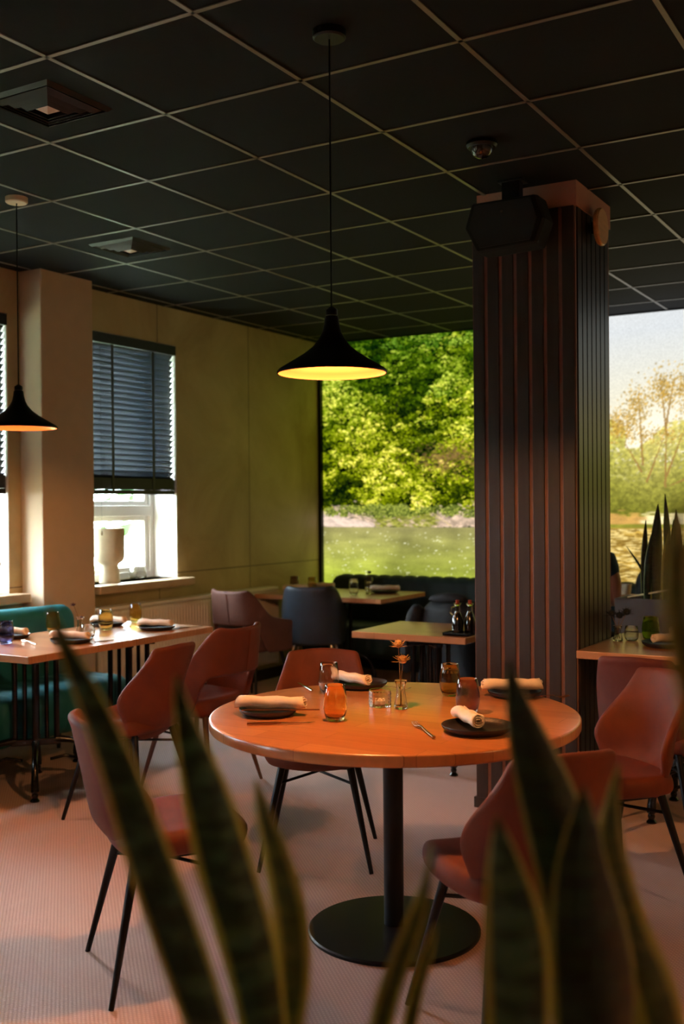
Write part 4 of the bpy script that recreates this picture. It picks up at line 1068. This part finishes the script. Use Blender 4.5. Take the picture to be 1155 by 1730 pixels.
FG = [
    ([(-0.707, 0.686, 1.373, 0.0032), (-0.696, 0.692, 1.337, 0.0116), (-0.677, 0.703, 1.29, 0.0221), (-0.654, 0.715, 1.226, 0.0316), (-0.63, 0.729, 1.142, 0.04), (-0.604, 0.744, 1.057, 0.0421), (-0.583, 0.756, 0.983, 0.0369), (-0.565, 0.766, 0.91, 0.0263)], 0, .1),
    ([(-0.642, 0.781, 1.302, 0.0022), (-0.635, 0.785, 1.258, 0.02), (-0.62, 0.794, 1.197, 0.0421), (-0.601, 0.804, 1.119, 0.0543), (-0.582, 0.815, 1.041, 0.0543), (-0.571, 0.821, 0.969, 0.0466), (-0.561, 0.826, 0.88, 0.0333)], 0, .25),
    ([(-0.607, 0.859, 1.192, 0.0023), (-0.601, 0.863, 1.157, 0.0151), (-0.588, 0.869, 1.107, 0.0279), (-0.578, 0.875, 1.049, 0.0349), (-0.576, 0.876, 0.991, 0.0326), (-0.582, 0.872, 0.933, 0.0291), (-0.589, 0.867, 0.851, 0.0233)], 2, -.1),
    ([(-0.598, 0.922, 1.078, 0.0024), (-0.606, 0.917, 1.042, 0.0183), (-0.614, 0.911, 0.993, 0.0268), (-0.62, 0.908, 0.92, 0.0268), (-0.623, 0.905, 0.822, 0.022)], 1, .3),
    ([(-0.446, 0.919, 1.136, 0.0017), (-0.449, 0.917, 1.105, 0.0079), (-0.46, 0.91, 1.06, 0.017), (-0.476, 0.9, 1.009, 0.0226), (-0.489, 0.892, 0.958, 0.0237), (-0.509, 0.879, 0.868, 0.0192)], 2, .0),
    ([(-0.477, 0.992, 1.028, 0.0018), (-0.484, 0.988, 0.998, 0.0122), (-0.493, 0.982, 0.961, 0.0159), (-0.501, 0.977, 0.913, 0.0171), (-0.512, 0.97, 0.821, 0.0159)], 2, .2),
    ([(-0.404, 1.014, 1.302, 0.0024), (-0.397, 1.018, 1.263, 0.0216), (-0.383, 1.026, 1.209, 0.0467), (-0.365, 1.036, 1.149, 0.0647), (-0.35, 1.045, 1.083, 0.0718), (-0.34, 1.05, 1.011, 0.0707), (-0.338, 1.051, 0.927, 0.0599), (-0.341, 1.048, 0.831, 0.0419)], 1, .1),
    ([(-0.357, 0.867, 1.187, 0.0021), (-0.353, 0.869, 1.156, 0.0237), (-0.347, 0.872, 1.115, 0.0443), (-0.342, 0.875, 1.069, 0.0577), (-0.34, 0.875, 1.002, 0.0577), (-0.34, 0.875, 0.919, 0.0464)], 0, -.1),
    ([(-0.314, 0.974, 1.194, 0.0022), (-0.314, 0.973, 1.155, 0.0333), (-0.314, 0.973, 1.111, 0.0577), (-0.307, 0.976, 1.055, 0.0832), (-0.301, 0.98, 0.989, 0.0942), (-0.299, 0.98, 0.878, 0.0721)], 1, .15),
    ([(-0.3, 1.04, 1.203, 0.0017), (-0.306, 1.036, 1.163, 0.0151), (-0.307, 1.035, 1.122, 0.0291), (-0.293, 1.043, 1.046, 0.0431), (-0.27, 1.056, 0.976, 0.0524), (-0.258, 1.063, 0.918, 0.0524), (-0.248, 1.068, 0.848, 0.0407)], 2, .0),
    ([(-0.145, 0.634, 1.465, 0.0017), (-0.147, 0.633, 1.442, 0.0137), (-0.148, 0.632, 1.415, 0.0199), (-0.145, 0.634, 1.384, 0.0206), (-0.139, 0.637, 1.349, 0.0192), (-0.13, 0.642, 1.298, 0.0172), (-0.119, 0.648, 1.236, 0.0151), (-0.114, 0.65, 1.167, 0.0137)], 2, .3),
]
LM = [M_leaf, M_leafdk, M_leafyel]
SOIL = .62
fgL = thing('snake_plant', 'blurred snake plant in the left foreground with long leaning leaves', 'plant', (0, 0, 0))
fgR = thing('snake_plant', 'blurred snake plant in the right foreground with broad dark leaves', 'plant', (0, 0, 0))
rr_ = random.Random(4)
cxL, cyL = -.585, .86; cxR, cyR = -.30, .93
for i, (pts, mi, dy) in enumerate(FG):
    par = fgL if i < 6 else fgR; cx_, cy_ = (cxL, cyL) if i < 6 else (cxR, cyR)
    par_loc = Vector((cx_, cy_, SOIL))
    l = pts[-1]; bx_ = cx_ + (l[0] - cx_) * .75; by_ = cy_ + (l[1] - cy_) * .6
    P2 = list(pts) + [((l[0] + bx_) / 2, (l[1] + by_) / 2, (l[2] + SOIL) / 2, l[3] * .85), (bx_, by_, SOIL - .02, l[3] * .6)]
    P2 = [(a - par_loc.x, b - par_loc.y, c - par_loc.z, d) for a, b, c, d in P2]
    leaf_mesh(P2, par, LM[mi], .533 + dy)
fgL.location = (cxL, cyL, SOIL); fgR.location = (cxR, cyR, SOIL)
def trough(label, x, y, L, D, z, rz):
    t = thing('planter_box', label, 'planter', (x, y, 0), rz)
    m_ = MB(); m_.bx(-L / 2, L / 2, -D / 2, -D / 2 + .02, 0, z).bx(-L / 2, L / 2, D / 2 - .02, D / 2, 0, z).bx(-L / 2, -L / 2 + .02, -D / 2 + .02, D / 2 - .02, 0, z).bx(L / 2 - .02, L / 2, -D / 2 + .02, D / 2 - .02, 0, z)
    m_.build('box', M_planter, t, smooth=False, bevel=.004)
    MB().bx(-L / 2 + .02, L / 2 - .02, -D / 2 + .02, D / 2 - .02, z - .1, z - .04).build('soil', M_soil, t, smooth=False)
    return t
trough('grey planter box below the foreground plants', -.40, .84, 1.0, .56, SOIL + .04, .533)

trough('grey planter box with dark snake plants at the right, beyond the table', -1.38, 6.28, .82, .26, .905, 0)
bgp = thing('snake_plant', 'dark snake plant with upright leaves in the grey planter at the right', 'plant', (-1.38, 6.28, .86))
def bgleaf(x, y, h, w, lx, ly, m, ya):
    pts = []
    for q, ww in ((1, .05), (.86, .5), (.65, .95), (.4, 1.0), (.18, .8), (0, .55)):
        pts.append((x + lx * q ** 1.4, y + ly * q, h * q, w * ww))
    leaf_mesh(pts, bgp, m, ya, .15)
for (x, h, w, lx, mi, ya) in ((-.265, .50, .046, .02, 1, .6), (-.20, .59, .078, .02, 1, .5), (-.245, .42, .05, .03, 1, .3), (-.13, .65, .05, -.035, 1, .5), (-.10, .50, .06, .0, 1, .9), (-.15, .44, .06, .03, 2, .2), (-.06, .56, .06, -.01, 1, .6), (-.03, .47, .05, .0, 2, .1),
                              (.02, .60, .07, .01, 1, .8), (.1, .5, .06, .03, 1, .2), (-.22, .27, .045, .02, 2, .7), (-.20, .34, .02, -.19, 1, .5), (.16, .52, .06, .03, 1, .6), (.2, .44, .06, .06, 1, .3), (.28, .5, .06, .0, 1, .8), (-.05, .3, .05, -.0, 2, .5)):
    bgleaf(x, rr_.uniform(-.05, .05), h, w, lx, rr_.uniform(-.04, .04), LM[mi], ya)
o = MB().tube([(0, 0, 0), (.40, .0, .085)], [.005, .005], 8).build('plant_stake', M_stick); o.location = (-1.74, 6.24, .905); tag(o, 'pale bamboo stick lying across the grey planter', 'stick')

# ------------------------------------------------------------------ outdoors
struct('ground', MB().bx(-26, WX - WT, -14, 24, -.5, -.3), M_grass, smooth=False)
hd = MB(); R3 = random.Random(5)
def bush(x, y, w, h, label):
    m_ = MB()
    for k in range(260):
        a = R3.uniform(0, 2 * PI); e = R3.uniform(-.2, 1.5); r = R3.uniform(.75, 1)
        p = Vector((math.cos(a) * math.cos(e) * w * r, math.sin(a) * math.cos(e) * w * r, math.sin(e) * h * r + .3))
        s_ = R3.uniform(.12, .3)
        n = Vector((R3.gauss(0, 1), R3.gauss(0, 1), R3.gauss(0, 1))).normalized(); u = n.orthogonal().normalized() * s_; v = n.cross(u).normalized() * s_ * .5
        m_.add([p - u, p - v, p + u, p + v], [(0, 1, 2, 3)])
    t = thing('bush', label, 'bush', (x, y, -.3))
    m_.build('foliage', M_hedge, t, smooth=False, solid=.004); MB().tube([(0, 0, 0), (0, 0, h * .8)], [.12, .05], 10).build('trunk', M_stem, t)
bush(-13.5, 16.0, 2.0, 2.6, 'green bush outside the window with the cream pot')
bush(-15.5, 12.2, 2.0, 2.6, 'green bush outside, left of the first')
bush(-13.0, 9.0, 1.6, 2.2, 'green bush outside the left edge window')
